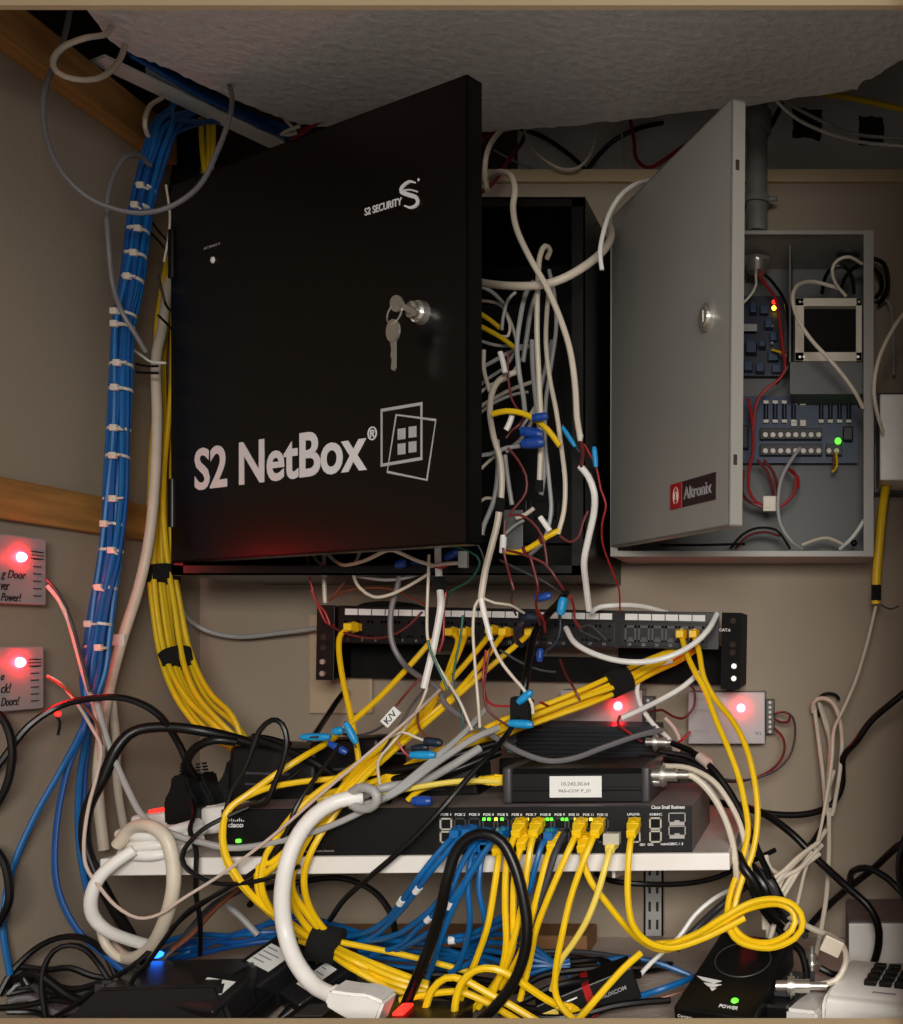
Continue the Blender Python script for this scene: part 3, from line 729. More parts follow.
# power adapters with labels
def adapter(label, c, size, rot, lab=None, cap=True):
    t = thing('power_adapter', label, 'power adapter', c, rot)
    w, d, h = size
    bm = bm_new(); box(bm, (-w/2, -d/2, 0), (w/2, d/2, h), .004, seg=3); obj('case', bm, M['routerm'], t)
    if lab:
        x0, y0, x1, y1 = lab; bm = bm_new(); box(bm, (x0, y0, h), (x1, y1, h+.0004)); l = obj('paper_label', bm, M['paper'], t, smooth=False)
        for k in range(4):
            yy = y1-(y1-y0)*(.18+.2*k); bm = bm_new(); box(bm, (x0+.002, yy-.0007, h+.0004), (x0+(x1-x0)*(.5+.4*((k*37) % 10)/10), yy+.0007, h+.0006)); obj('print_line', bm, M['inkg'], l, smooth=False)
    if cap:
        bm = bm_new(); cyl(bm, (0, -d/2-.012, h*.5), (0, -d/2, h*.5), .004, .007, 14); obj('strain_relief', bm, M['blackp'], t)
    return t
adapter('black power adapter with a white label tilted behind another adapter on the counter', (-.545, 1.03, ZF+.018), (.05, .075, .036), (R(24), R(10), R(-28)), (-.017, -.005, .017, .022))
adapter('black power adapter with a small white label in front of the labelled one', (-.555, .955, ZF+.018), (.046, .05, .032), (R(20), R(4), R(-12)), (-.016, -.004, .014, .014))
adapter('small black adapter brick with narrow label next to the thick white power cord', (-.488, 1.02, ZF+.01), (.036, .06, .032), (R(25), R(12), R(-32)), (-.010, -.014, .008, .018))
# black power strip with lit switch
t = thing('power_strip', 'long black power strip with a glowing red switch along the front edge', 'power strip', (-.505, .925, ZF), (0, 0, R(1)))
bm = bm_new(); box(bm, (.03, -.022, 0), (.185, .03, .034), .003); obj('case', bm, M['blackp'], t, smooth=False)
bm = bm_new(); box(bm, (.126, -.012, .034), (.136, .014, .0375), .002, rot=None); obj('switch', bm, M['glow_s'], t, smooth=False)
bm = bm_new()
for k in range(2): box(bm, (.04+k*.04, -.012, .034), (.065+k*.04, .018, .0355), .001)
obj('outlet', bm, M['dgrey'], t, smooth=False)
# white power strip on the left end of the shelf
t = thing('power_strip', 'white power strip with red light on the left end of the shelf', 'power strip', P(160, 842, 1.06), (0, R(-7), R(-8)))
t.location.z = EYE-.2035+.001
bm = bm_new(); box(bm, (-.015, -.02, 0), (.115, .028, .027), .005, seg=3); obj('case', bm, M['white'], t)
bm = bm_new(); box(bm, (0, -.012, .027), (.010, .0, .0305), .0015); obj('switch', bm, M['glow_s'], t)
bm = bm_new()
for k in range(3): box(bm, (.025+k*.03, -.012, .027), (.045+k*.03, .016, .0278), .001)
obj('outlet', bm, M['cream'], t, smooth=False)
# plugs standing in it
def acplug(px, py, Y, h, w, rz, label):
    t = thing('power_plug', label, 'power plug', P(px, py, Y), (0, R(rz), 0))
    bm = bm_new(); pr = [(-w/2, 0), (w/2, 0), (w/2, h*.5), (w*.3, h*.72), (w*.24, h), (-w*.24, h), (-w*.3, h*.72), (-w/2, h*.5)]
    prism(bm, pr, 'y', -.013, .013); bmesh.ops.bevel(bm, geom=bm.edges[:], offset=.002, segments=2, affect='EDGES'); obj('plug_body', bm, M['blackp'], t)
    bm = bm_new()
    for k in range(4): cyl(bm, (0, 0, h*(.98+.07*k)), (0, 0, h*(1.02+.07*k)), .0062-.0004*k, n=14)
    obj('strain_relief', bm, M['blackp'], t)
acplug(188, 822, 1.035, .048, .032, -2, 'leftmost black power plug standing in the white power strip')
acplug(207, 818, 1.055, .046, .030, -6, 'middle black power plug standing in the white power strip')
acplug(233, 812, 1.075, .055, .030, 8, 'rightmost black power plug, beside the left end of the network switch')
# black transformer bricks piled behind and on the switch
def brick(label, px, py, Y, w, d, h, rz=0, ry=0):
    t = thing('transformer_brick', label, 'transformer', P(px, py, Y), (0, R(ry), R(rz)))
    bm = bm_new(); box(bm, (-w/2, -d/2, 0), (w/2, d/2, h), .006, seg=3); obj('case', bm, M['blackp'], t)
    bm = bm_new(); box(bm, (-w*.3, -d/2-.0006, h*.3), (w*.1, -d/2, h*.34)); box(bm, (-w*.3, -d/2-.0006, h*.5), (w*.2, -d/2, h*.54)); obj('moulded_rib', bm, M['dgrey'], t, smooth=False)
    return t
brick('black transformer brick on the switch just right of the power plugs', 285, 797, 1.075, .085, .07, .055, 6, 3)
brick('tall black transformer brick on the switch behind the yellow cables', 362, 796, 1.085, .075, .06, .062, -4, -4)
brick('low black transformer brick on the switch left of the labelled converter', 445, 796, 1.085, .085, .06, .034, 5, -3)
# ================================================================= cables
def parse(s):
    raw = [[float(v) for v in q.split()] for q in s.split(',') if q.strip()]
    known = [i for i, q in enumerate(raw) if len(q) > 2]
    out = []
    for i, q in enumerate(raw):
        if len(q) > 2: Y = q[2]
        else:
            a = max([k for k in known if k < i], default=None); b = min([k for k in known if k > i], default=None)
            if a is None: Y = raw[b][2]
            elif b is None: Y = raw[a][2]
            else: Y = raw[a][2]+(raw[b][2]-raw[a][2])*(i-a)/(b-a)
        out.append(P(q[0], q[1], Y))
    for p in out:      # keep the run inside the alcove
        p.x = max(p.x, -.762) if p.z < 2.05 else max(p.x, -.94)
        p.z = max(p.z, ZF+.004)
    return out
class Cab: pass
def cabpts(label, m, r, pts, cat='cable', name='network_cable', group=None, step=.006, n=8):
    path = smooth_path(pts, step); o = path[0].copy()
    if r > .0038: n = 16
    bm = bm_new(); sweep(bm, [p-o for p in path], r, n)
    ob = obj(name, bm, M[m], loc=o)
    for p in ob.data.polygons: p.use_smooth = True
    tag(ob, label, cat, group)
    k = Cab(); k.o = ob; k.path = path; k.r = r; k.m = m; k.org = o
    return k
def cab(label, m, rmm, s, **k): return cabpts(label, m, rmm/1000, parse(s), **k)
def at(k, t):
    i = min(len(k.path)-2, max(0, int(t*(len(k.path)-1)))); return k.path[i], (k.path[i+1]-k.path[max(0, i-1)]).normalized()
def wrap(k, t, L, rf, m, name='cable_label'):
    p, d = at(k, t); p = p-k.org; bm = bm_new(); cyl(bm, p-d*L/2, p+d*L/2, k.r*rf, n=12); return obj(name, bm, M[m], k.o)
def flag(k, t, w, h, m='paper', name='cable_label', ang=0):
    p, d = at(k, t); p = p-k.org; bm = bm_new(); vs = box(bm, (-w/2, -.0012, -h/2), (w/2, .0012, h/2), 0)
    for v in vs: v.co = Matrix.Rotation(ang, 3, 'Y') @ v.co + p + Vector((0, -k.r, 0))
    return obj(name, bm, M[m], k.o, smooth=False)
def plug(k, end=0, boot=None, d=None, body='clear', L=.013):
    """modular plug with a moulded boot at the cable end"""
    p = k.path[0] if end == 0 else k.path[-1]
    if d is None:
        q = k.path[3] if end == 0 else k.path[-4]; d = (p-q).normalized()
    d = Vector(d).normalized(); up = Vector((0, 0, 1)); 
    if abs(d.z) > .9: up = Vector((0, -1, 0))
    s = d.cross(up).normalized(); up = s.cross(d); p = p-k.org
    def slab(bm, a, b, w0, h0, w1, h1):
        A = [bm.verts.new(p+d*a+s*x*w0+up*z*h0) for x, z in ((-1,-1),(1,-1),(1,1),(-1,1))]
        B = [bm.verts.new(p+d*b+s*x*w1+up*z*h1) for x, z in ((-1,-1),(1,-1),(1,1),(-1,1))]
        bm.faces.new(A[::-1]); bm.faces.new(B)
        for i in range(4): bm.faces.new((A[i], A[(i+1) % 4], B[(i+1) % 4], B[i]))
    bm = bm_new(); slab(bm, -.010, 0, .0038, .0036, .0058, .0050); slab(bm, 0, .004, .0058, .0050, .0058, .0050)
    slab(bm, -.012, -.010, .0046, .0042, .0040, .0038)
    for v in bm.verts: pass
    bmesh.ops.bevel(bm, geom=bm.edges[:], offset=.0008, segments=1, affect='EDGES')
    obj('boot', bm, M[boot or k.m], k.o)
    bm = bm_new(); slab(bm, .004, .004+L*.6, .0056, .0040, .0056, .0040); slab(bm, .003, .012, .002, .0058, .002, .0048)
    obj('plug', bm, M[body], k.o, smooth=False)
def crimp(k, px, py, Y, ang, L, r, m='crimpb', flat=1.):
    c = P(px, py, Y)-k.org; d = Vector((math.cos(R(ang)), 0, math.sin(R(ang)))); bm = bm_new()
    cyl(bm, c-d*L*.5, c-d*L*.2, r*.75, r, 12); cyl(bm, c-d*L*.2, c+d*L*.3, r, r, 12); cyl(bm, c+d*L*.3, c+d*L*.5, r, r*.7, 12)
    obj('wire_splice', bm, M[m], k.o)
def bundle(label, group, m, rmm, spec, n, rad, twist=.8, ends=None, name='network_cable', seed=1, starts=None, mats=None):
    rnd = random.Random(seed); ctr = smooth_path(parse(spec), .012); T, N, B = frames(ctr); out = []
    for i in range(n):
        core = i < n//4
        a0 = rnd.uniform(0, 2*math.pi) if core else 2*math.pi*(i-n//4)/(n-n//4); q = .35 if core else 1.
        ph = rnd.uniform(0, 6); pts = []
        if starts: pts += parse(starts[i % len(starts)])
        L = len(ctr)
        for j in range(0, L, 3):
            u = j/(L-1); R_ = (rad(u) if callable(rad) else rad)*q*(1+.12*math.sin(ph+u*9)); a = a0+twist*u+.25*math.sin(ph+u*14)
            pts.append(ctr[j]+N[j]*math.cos(a)*R_+B[j]*math.sin(a)*R_)
        if ends: pts += parse(ends[i % len(ends)])
        for p in pts:
            if p.z < 2.05: p.x = max(p.x, -.762)
        out.append(cabpts(label if isinstance(label, str) else label[i], mats[i % len(mats)] if mats else m, rmm/1000, pts, group=group, name=name, step=.008))
    return ctr, T, out
def strap(label, p, d, r, L, m='felt', cat='cable strap', name='cable_strap', group=None):
    bm = bm_new(); p = Vector(p); d = Vector(d).normalized(); T, N, B = frames([Vector((0, 0, 0)), d*.01])
    cyl(bm, -d*L/2, d*L/2, r, r*.97, 22); e = N[0]*r*.75; cyl(bm, e-d*L*.45, e+d*L*.45, r*.35, n=10)
    return tag(obj(name, bm, M[m], loc=p), label, cat, group)
def nearest(ctr, py, px=None):
    best, bi = 1e9, 0
    for i, p in enumerate(ctr):
        y = CY-(p.z-EYE)*F/p.y; x = CX+p.x*F/p.y
        e = abs(y-py)+(abs(x-px) if px is not None else 0)
        if e < best: best, bi = e, i
    return bi

# ---- blue trunk down the left corner
ctr, T, blues = bundle('blue network cable in the tied bundle running down the left corner', 'blue cables of the tied bundle', 'blue', 2.7,
  '165 128 1.13, 154 158 1.11, 145 190 1.10, 139 222 1.09, 132 280 1.08, 123 327 1.075, 121 390 1.07, 119 430 1.07, 117 470 1.065, 115 500 1.065, 111 551 1.06, 105 588 1.055, 100 624 1.05, 92 688 1.045', 14, lambda u: .0104-.0026*min(1, u*4)+.0008*(u > .6),
  starts=['205 98 1.20, 188 112 1.17', '228 108 1.22, 196 112 1.18', '180 92 1.18, 172 108 1.15', '236 122 1.22, 205 122 1.18'],
  ends=['84 725 1.03, 62 768 1.01, 34 818 .99, 12 870 .975, 3 925 .965, 10 975 .965', '85 722 1.03, 66 775 1.02, 56 832 1.01, 57 885 1.0, 76 928 1.0, 108 958 1.0, 140 985 1.0',
        '88 722 1.05, 80 775 1.05, 78 830 1.05, 86 885 1.05, 104 930 1.05, 126 962 1.04, 170 985 1.04', '90 722 1.06, 84 780 1.06, 84 840 1.06, 90 890 1.06, 110 940 1.06, 150 975 1.06'], mats=['blue', 'blued'], seed=3)
ty = [193, 208, 232, 255, 284, 310, 322, 362, 391, 431, 459, 496, 521, 551, 586, 624, 648]
for i, y in enumerate(ty):
    j = nearest(ctr, y); p, d = ctr[j], T[j]
    t = thing('cable_tie', 'white nylon cable tie around the blue cable bundle in the left corner', 'cable tie', p, group='cable ties on the blue bundle')
    TT, NN, BB = frames([Vector((0, 0, 0)), d*.01]); bm = bm_new()
    cyl(bm, -d*.0014, d*.0014, .0110, n=20); obj('strap_loop', bm, M['tie'], t)
    bm = bm_new(); a_ = random.uniform(-.5, .9); hd = Vector((math.sin(a_)*.0110, -math.cos(a_)*.0115, 0)); box(bm, hd-Vector((.0036, .0025, .0034)), hd+Vector((.0036, .0025, .0034)), .001); obj('head', bm, M['tie'], t)
    bm = bm_new(); e = hd+Vector((random.uniform(.006, .012), -.002, random.uniform(-.005, .001))); cyl(bm, hd, e, .0016, .0012, 6); obj('tail', bm, M['tie'], t)
# ---- blue cables above the ceiling gap
for i in range(6):
    o_ = i*5
    cab('blue network cable lying above the ceiling gap beside the grid bar', 'blued', 2.7, '%d %d 1.07, %d %d 1.12, %d %d 1.18, %d %d 1.24, %d %d 1.28' % (118+o_*.5, 40+o_*.6, 165+o_*.9, 68+o_*.8, 215+o_*.8, 96+o_*.7, 262+o_*.6, 118+o_*.6, 330, 140+i*3), group='blue cables above the gap')
cab('pinkish red cable crossing the right end of the ceiling gap', 'red', 3.2, '292 140 1.24, 305 130 1.22, 322 120 1.20, 345 118 1.20, 372 125 1.20')
cab('short white cable end hooked at the ceiling gap above the black door', 'cream', 2.0, '275 108 1.19, 284 118 1.20, 296 133 1.21, 281 134 1.20, 300 126 1.2')
# ---- top left loops
cab('white cable loop hanging from the ceiling in front of the wooden beam, top left', 'cream', 2.6, '112 22 1.03, 106 34 .99, 85 38 .97, 63 47 .965, 53 60 .96, 57 72 .96, 74 79 .97, 96 79 .98, 112 70 1.0, 121 57 1.02, 126 42 1.05')
cab('large dark grey cable loop hanging in the top left corner', 'mgrey', 2.4, '72 0 1.0, 66 30 .99, 60 50 .98, 47 82 .97, 43 106 .965, 47 140 .965, 62 172 .97, 86 196 .98, 112 208 .99, 141 213 1.0, 172 206 1.01, 200 185 1.02, 217 152 1.03, 229 120 1.05, 232 98 1.08, 228 80 1.14')
cab('narrow grey cable running down the left wall beside the blue bundle', 'mgrey', 2.4, '150 165 1.08, 139 156 1.06, 126 157 1.04, 116 170 1.03, 109 190 1.02, 107 215 1.02, 109 250 1.02, 113 285 1.03, 122 312 1.03, 136 335 1.04, 146 352 1.05')
cab('short white cable curling around the top of the blue bundle', 'cream', 2.3, '162 98 1.13, 150 106 1.11, 145 120 1.09, 147 134 1.1, 156 142 1.13')
cab('thin cream wire hanging beside the upper blue bundle', 'cream', 1.2, '166 185 1.10, 170 215 1.1, 168 240 1.1, 164 262 1.1')
for i, s in enumerate(('150 232 1.13, 162 245 1.13, 174 262 1.12', '158 275 1.12, 166 305 1.13, 174 312 1.12', '158 315 1.12, 168 325 1.12, 176 335 1.11', '136 364 1.12, 146 366, 158 366', '136 372 1.12, 148 373, 158 373', '146 210 1.13, 156 228 1.13, 176 250 1.12')):
    cab('short thin black wire end poking out between the blue bundle and the black cabinet', 'blackc', 1.4, s, name='signal_wire', cat='wire', group='black wire ends in the left corner')
cab('thin white wire with a grey stripe crossing behind the blue bundle', 'white', 1.3, '134 350 1.11, 145 358 1.1, 152 362 1.1, 166 363 1.1', name='signal_wire', cat='wire')
k = cab('thick cream conduit running down the left corner between blue and yellow bundles', 'cream', 5.2, '176 190 1.24, 172 240 1.22, 167 290 1.2, 162 330 1.18, 156 360 1.16, 157 420 1.15, 155 480 1.14, 149 540 1.13, 138 590 1.12, 122 640 1.10, 109 690 1.09, 101 740 1.08, 98 790 1.08, 104 850 1.08', name='conduit')
flag(k, .72, .013, .012, 'white')
cab('second cream cable dropping behind the white power strip end', 'cream', 4.0, '112 700 1.10, 116 740 1.11, 118 790 1.12, 108 850 1.14', name='conduit')

# ---- yellow trunk, left of the black cabinet
ctr2, T2, yl = bundle('yellow network cable in the strapped bundle left of the black cabinet', 'yellow cables of the left bundle', 'yellowd', 2.9,
  '205 150 1.23, 190 200 1.23, 172 260 1.215, 166 320 1.20, 166 400 1.19, 163 460 1.18, 161 520 1.17, 163 575 1.16, 169 620 1.15, 177 660 1.14, 193 695 1.12, 214 720 1.11, 236 738 1.10', 9, lambda u: .006+.0075*min(1, u*1.5),
  starts=['208 118 1.24', '212 112 1.24'], ends=['255 755 1.10, 275 775 1.10', '248 760 1.10, 256 782 1.09'], seed=5)
for y, l in ((572, 'black fabric strap on the yellow bundle just below the corner of the black cabinet'), (656, 'black fabric strap on the yellow bundle, lower of the two')):
    j = nearest(ctr2, y); strap(l, ctr2[j], T2[j], .0172, .017)
for i, s in enumerate(('201 118 1.2, 202 145 1.2, 205 172 1.19', '208 120 1.2, 209 145 1.2, 208 170 1.19', '213 122 1.2, 213 145 1.2, 211 170 1.19')):
    cab('yellow network cable dropping from the ceiling behind the top corner of the black door', 'yellowd', 3.0, s, group='yellow cables at the ceiling')
for i in range(7):
    cab('black cable strand hanging between the ceiling and the black cabinet', 'blackc', 2.2, '%d 112 1.22, %d 145 1.21, %d 180 1.20, %d 210 1.20' % (182+i*4, 178+i*4, 172+i*4, 170+i*3), group='black strands behind the cabinet corner')
cab('grey cable curving from the yellow bundle to the patch panel', 'lgrey', 2.8, '172 592 1.2, 180 608 1.22, 192 622 1.24, 210 632 1.25, 240 637 1.255, 280 633 1.25, 318 628 1.24')

# ---- power leads on the left
cab('black power cable arching over the blue bundle to the leftmost plug', 'blackc', 3.4, '-10 775 .95, 4 758 .955, 28 727 .965, 60 706 .98, 95 698 .985, 128 699 .99, 158 714 1.0, 178 742 1.02, 190 768 1.03, 203 785 1.05', name='power_cable')
cab('thick black power cable arching from the floor over the shelf end', 'blackc', 5.2, '150 985 1.02, 135 945 1.0, 112 905 .98, 93 868 .975, 85 840 .975, 88 808 .98, 103 778 .985, 117 748 .99, 135 731 1.0, 166 727 1.01, 202 731 1.02, 240 740 1.04, 275 752 1.06', name='power_cable')
cab('black power lead bending down into the leftmost plug', 'blackc', 4.2, '236 742 1.03, 215 740 1.02, 198 746 1.02, 187 760 1.025, 186 778 1.035', name='power_cable')
cab('black power lead bending down into the rightmost plug', 'blackc', 3.6, '290 745 1.06, 262 738 1.06, 244 742 1.065, 237 752 1.07', name='power_cable')
cab('thin black lead from the leftmost plug hanging in front of the shelf edge', 'blackc', 2.2, '192 800 1.0, 194 815 .985, 190 830 .97, 196 850 .965, 196 870 .96, 196 895 .97, 200 920 .98, 200 955 1.0', name='power_cable')
cab('black wire curling around the left end of the shelf under the switch', 'blackc', 2.2, '300 770 1.0, 262 800 .975, 230 815 .96, 202 830 .95, 184 850 .948, 184 865 .95, 198 876 .95, 222 884 .95, 262 880 .95, 300 866 .955', name='power_cable')
cab('black cable loop standing above the left half of the switch', 'blackc', 2.6, '226 812 .965, 232 790 .965, 245 768 .965, 253 748 .965, 260 730 .965, 272 720 .965, 282 724 .965, 287 740 .965, 283 762 .965, 274 785 .965, 266 802 .965, 250 806 .965', name='power_cable')
cab('straight black cable lying over the transformer bricks', 'blackc', 4.0, '252 737 1.02, 282 748 1.02, 310 760 1.02, 335 776 1.02, 362 792 1.01, 390 800 1.0', name='power_cable')
cab('black cable leaving the wall plate below the patch panel', 'blackc', 3.2, '346 690 1.24, 338 700 1.22, 328 715 1.2, 318 730 1.16, 306 748 1.12', name='power_cable')
cab('black cable at the left photo edge, upper loop', 'blackc', 3.4, '-8 706 .95, 6 724 .95, 12 745 .95, 11 768 .95, 5 790 .95, -8 812 .95', name='power_cable')
cab('black cable at the left photo edge, lower loop', 'blackc', 3.4, '-8 845 .94, 4 862 .94, 9 885 .94, 8 905 .94, -4 928 .94', name='power_cable')
for l, r_, s in (('black cable arch in the lower left corner, outer', 3.0, '-6 996 .96, 12 972 .97, 34 950 .98, 58 938 .985, 84 938 .99, 104 952 1.0, 116 975 1.0'),
              ('black cable arch in the lower left corner, inner with a grey shine', 2.6, '46 1018 .96, 42 990 .965, 44 968 .97, 54 951 .975, 70 945 .98, 86 950 .985, 100 966 .99, 110 982 .99'),
              ('twisted black cable lying across the lower left corner', 3.0, '-6 970 .97, 20 967 .975, 46 970 .98, 70 968 .985, 92 976 .99, 118 980 1.0, 150 985 1.0'),
              ('black cable lying along the bottom left edge', 3.0, '-6 1008 .96, 24 1006 .965, 54 1000 .97, 84 1004 .97, 118 1000 .975, 150 990 .98'),
              ('thin black cable crossing the lower left corner diagonally', 2.4, '50 1020 .955, 70 1008 .955, 92 992 .96, 118 975 .965, 140 960 .97, 160 940 .98, 190 912 .99, 240 880 1.0, 290 850 .99'),
              ('dark cable running from the router up to the shelf', 2.2, '128 1010 .945, 127 995 .945, 134 978 .945, 150 960 .945, 168 935 .945, 190 910 .945, 225 890 .95, 262 865 .955, 285 835 .955, 300 800 .96, 340 745 1.0'),
              ('dark flat cable coiled left of the router', 4.5, '28 985 .97, 24 975 .97, 36 973 .97, 52 984 .97, 72 998 .97, 100 1008 .97')):
    cab(l, 'blackc', r_, s, name='power_cable')
cab('brown cable slanting down behind the router', 'brown', 2.6, '172 950 1.02, 192 934 1.03, 214 910 1.04, 240 888 1.05, 268 872 1.06')
cab('dark grey cable slanting down behind the brown one', 'dgrey', 3.6, '160 962 1.03, 182 940 1.04, 214 905 1.05, 262 880 1.06, 310 862 1.07')
for i, s in enumerate(('60 1000 1.0, 90 1006 1.0, 120 1004 1.0, 150 1008 1.0', '70 1012 .98, 95 1004 .98, 120 1010 .98', '84 998 .99, 100 994 .99, 116 996 .99')):
    cab('blue cable piece lying among the black cables in the lower left corner', 'blued', 2.6, s, group='blue cable pieces lower left')
rj = random.Random(11)
for i in range(6):
    q = lambda s_: rj.uniform(-s_, s_)
    cab('blue network cable running low behind the router and adapters', 'blue' if i % 2 else 'blued', 2.9, '%.1f %.1f %.3f, 190 %.1f 1.12, 240 %.1f 1.11, 290 %.1f 1.12, 350 %.1f 1.1, 400 %.1f 1.08' % (150+q(14), 968-i*3+q(7), 1.1+q(.03), 957-i*3+q(8), 945-i*3+q(9), 938-i*4+q(8), 944-i*4+q(8), 936+i*3+q(6)), group='blue cables behind the router')
for i in range(5):
    q = lambda s_: rj.uniform(-s_, s_)
    cab('tangled black or grey cable on the counter in the lower left corner', ('blackc', 'dgrey', 'blackc', 'mgrey', 'blackc')[i], 2.4+rj.random(), '%.1f %.1f .97, %.1f %.1f .98, %.1f %.1f .975, %.1f %.1f .98, %.1f %.1f .99' % (-5, 985+i*7+q(5), 30+q(9), 982+i*7+q(9), 64+q(9), 990+i*5+q(9), 96+q(9), 984+i*6+q(9), 134, 988+i*5+q(6)), name='power_cable', group='tangle in the lower left corner')
for i in range(5):
    q = lambda s_: rj.uniform(-s_, s_)
    cab('dark cable in the dense knot right of the shelf end', ('blackc', 'dgrey', 'blackc', 'blackc', 'dgrey')[i], 2.6+rj.random(), '%.1f %.1f 1.08, %.1f %.1f 1.06, %.1f %.1f 1.05, %.1f %.1f 1.06, %.1f %.1f 1.08' % (722+i*6, 840+i*5, 740+i*5+q(4), 862+i*3+q(4), 752+i*6+q(4), 884+q(5), 764+i*5+q(4), 908+q(6), 782+i*6, 936+q(6)), name='power_cable', group='dark knot right of the shelf')
for i in range(4):
    q = lambda s_: rj.uniform(-s_, s_)
    cab('cream cable in the knot between the shelf end and the wall coil', 'cream', 2.4, '%.1f %.1f 1.12, %.1f %.1f 1.1, %.1f %.1f 1.09, %.1f %.1f 1.08, %.1f %.1f 1.08' % (816+q(4), 842+i*4, 798+q(4), 858+i*5+q(3), 782+q(4), 872+i*6+q(4), 770+q(5), 890+i*6+q(3), 764+i*4, 930+q(8)), group='cream cables in the right knot')
for i in range(4):
    q = lambda s_: rj.uniform(-s_, s_)
    cab('dark cable lying at the back of the counter under the shelf', 'blackc' if i % 2 else 'dgrey', 2.8, '%.1f %.1f 1.12, %.1f %.1f 1.13, %.1f %.1f 1.12, %.1f %.1f 1.1' % (500+q(20), 955+i*4, 560+q(15), 948+i*6+q(4), 620+q(15), 956+i*4+q(5), 672, 965+q(6)), name='power_cable', group='dark cables at the back of the counter')
cab('pale grey cable piece behind the brown cable under the shelf', 'lgrey', 3.2, '226 905 1.1, 240 916 1.1, 258 935 1.1')

# ---- white coiled cord on the shelf's left end
for i, (dx, dy) in enumerate(((0, 0), (2, 6), (-2, 12))):
    cab('thick white cord wound in the coil on the left end of the shelf', 'white', 5.0, '%d %d .985, %d %d .97, %d %d .97, %d %d .985, %d %d 1.01' % (122+dx, 850-dy*1.6+4, 138+dx, 856-dy*1.6, 158+dx, 855-dy*1.6, 180+dx, 849-dy*1.6, 200+dx, 838-dy*1.2), name='power_cable', group='white cord coil')
cab('thick cream cord looping down from the left end of the shelf', 'cream', 6.0, '118 845 .97, 132 828 .965, 150 826 .955, 166 838 .95, 173 862 .95, 173 890 .95, 165 920 .96, 150 948 .98, 128 958 1.0, 108 945 1.02', name='power_cable')
cab('thick white cord hooking under the left end of the shelf', 'white', 5.6, '134 850 .962, 116 862 .955, 99 878 .95, 91 898 .95, 93 916 .955, 106 930 .965, 124 938 .98, 144 944 1.0', name='power_cable')
cab('white cord under the hook, nearer the blue cables', 'cream', 4.2, '100 925 1.0, 106 945 1.0, 120 958 1.0, 138 962 1.0', name='power_cable')
# ---- pinkish wires from the wall modules
cab('pale pinkish cable from the upper wall module falling behind the shelf end', 'pink', 2.4, '48 586 1.0, 58 598 1.0, 68 618 1.0, 76 645 1.01, 84 675 1.02, 92 700 1.03, 98 725 1.03, 100 760 1.04')
cab('grey and pink two-core wire from the upper wall module', 'dgrey', 1.6, '47 580 1.0, 56 590 1.0, 66 608 1.0, 74 630 1.0, 82 660 1.01, 90 692 1.015', name='signal_wire', cat='wire')
cab('pale grey cable crossing the shelf end in front of the red light', 'lgrey', 2.8, '96 700 1.0, 104 730 .995, 114 758 .99, 128 790 .98, 142 815 .97, 162 829 .962, 184 838 .958, 198 842 .956')
cab('very long thin pale pink wire sweeping across the shelf to the patch panel', 'pink', 1.5, '47 676 1.0, 60 683 1.0, 76 702 .99, 92 728 .98, 101 748 .97, 97 775 .965, 89 805 .96, 84 840 .955, 86 866 .95, 98 885 .945, 116 906 .94, 138 918 .94, 160 914 .94, 184 898 .94, 222 874 .945, 270 838 .95, 320 795 .955, 370 752 .97, 410 718 1.0, 440 690 1.05', name='signal_wire', cat='wire')
cab('thin brown wire from the lower wall module', 'brown', 1.2, '47 677 .999, 62 686 .99, 80 702 .985, 96 722 .98, 102 745 .98', name='signal_wire', cat='wire')
k = cab('black indicator wire with a tiny red light on the left wall', 'blackc', 1.2, '56 716 .99, 60 722 .99, 58 735 .985', name='signal_wire', cat='wire')
bm = bm_new(); sph(bm, P(58, 714, .985)-k.org, .0028); obj('diode', bm, M['glow_s'], k.o)
# ---- long light grey cables across the switch
cab('light grey cable sagging across the front of the switch face', 'lgrey', 3.0, '150 822 1.0, 176 836 .97, 200 842 .958, 230 848 .955, 262 845 .955, 300 836 .955, 335 824 .957, 368 808 .96, 398 788 .97, 430 762 .99, 462 735 1.02, 485 710 1.06')
cab('light grey cable lying over the switch above the sagging one', 'lgrey', 3.4, '350 806 .965, 375 802 .965, 400 790 .97, 420 775 .98, 445 757 1.0, 475 738 1.02, 498 728 1.04')
cab('thick white grey cable bundle end resting on the transformer bricks', 'lgrey', 4.2, '355 800 .975, 372 792 .975, 392 786 .98, 420 782 1.0, 448 768 1.02, 480 748 1.04')
cab('grey cable sagging in front of the finned amplifier', 'mgrey', 3.0, '402 565 1.1, 397 588 1.1, 391 612 1.1, 392 642 1.1, 404 664 1.1, 420 677 1.08, 438 688 1.07, 446 705 1.06, 470 722 1.05, 496 738 1.04, 520 752 1.03, 548 761 1.03, 575 758 1.04, 605 747 1.06, 640 735 1.08, 662 730 1.1')
bm = bm_new()
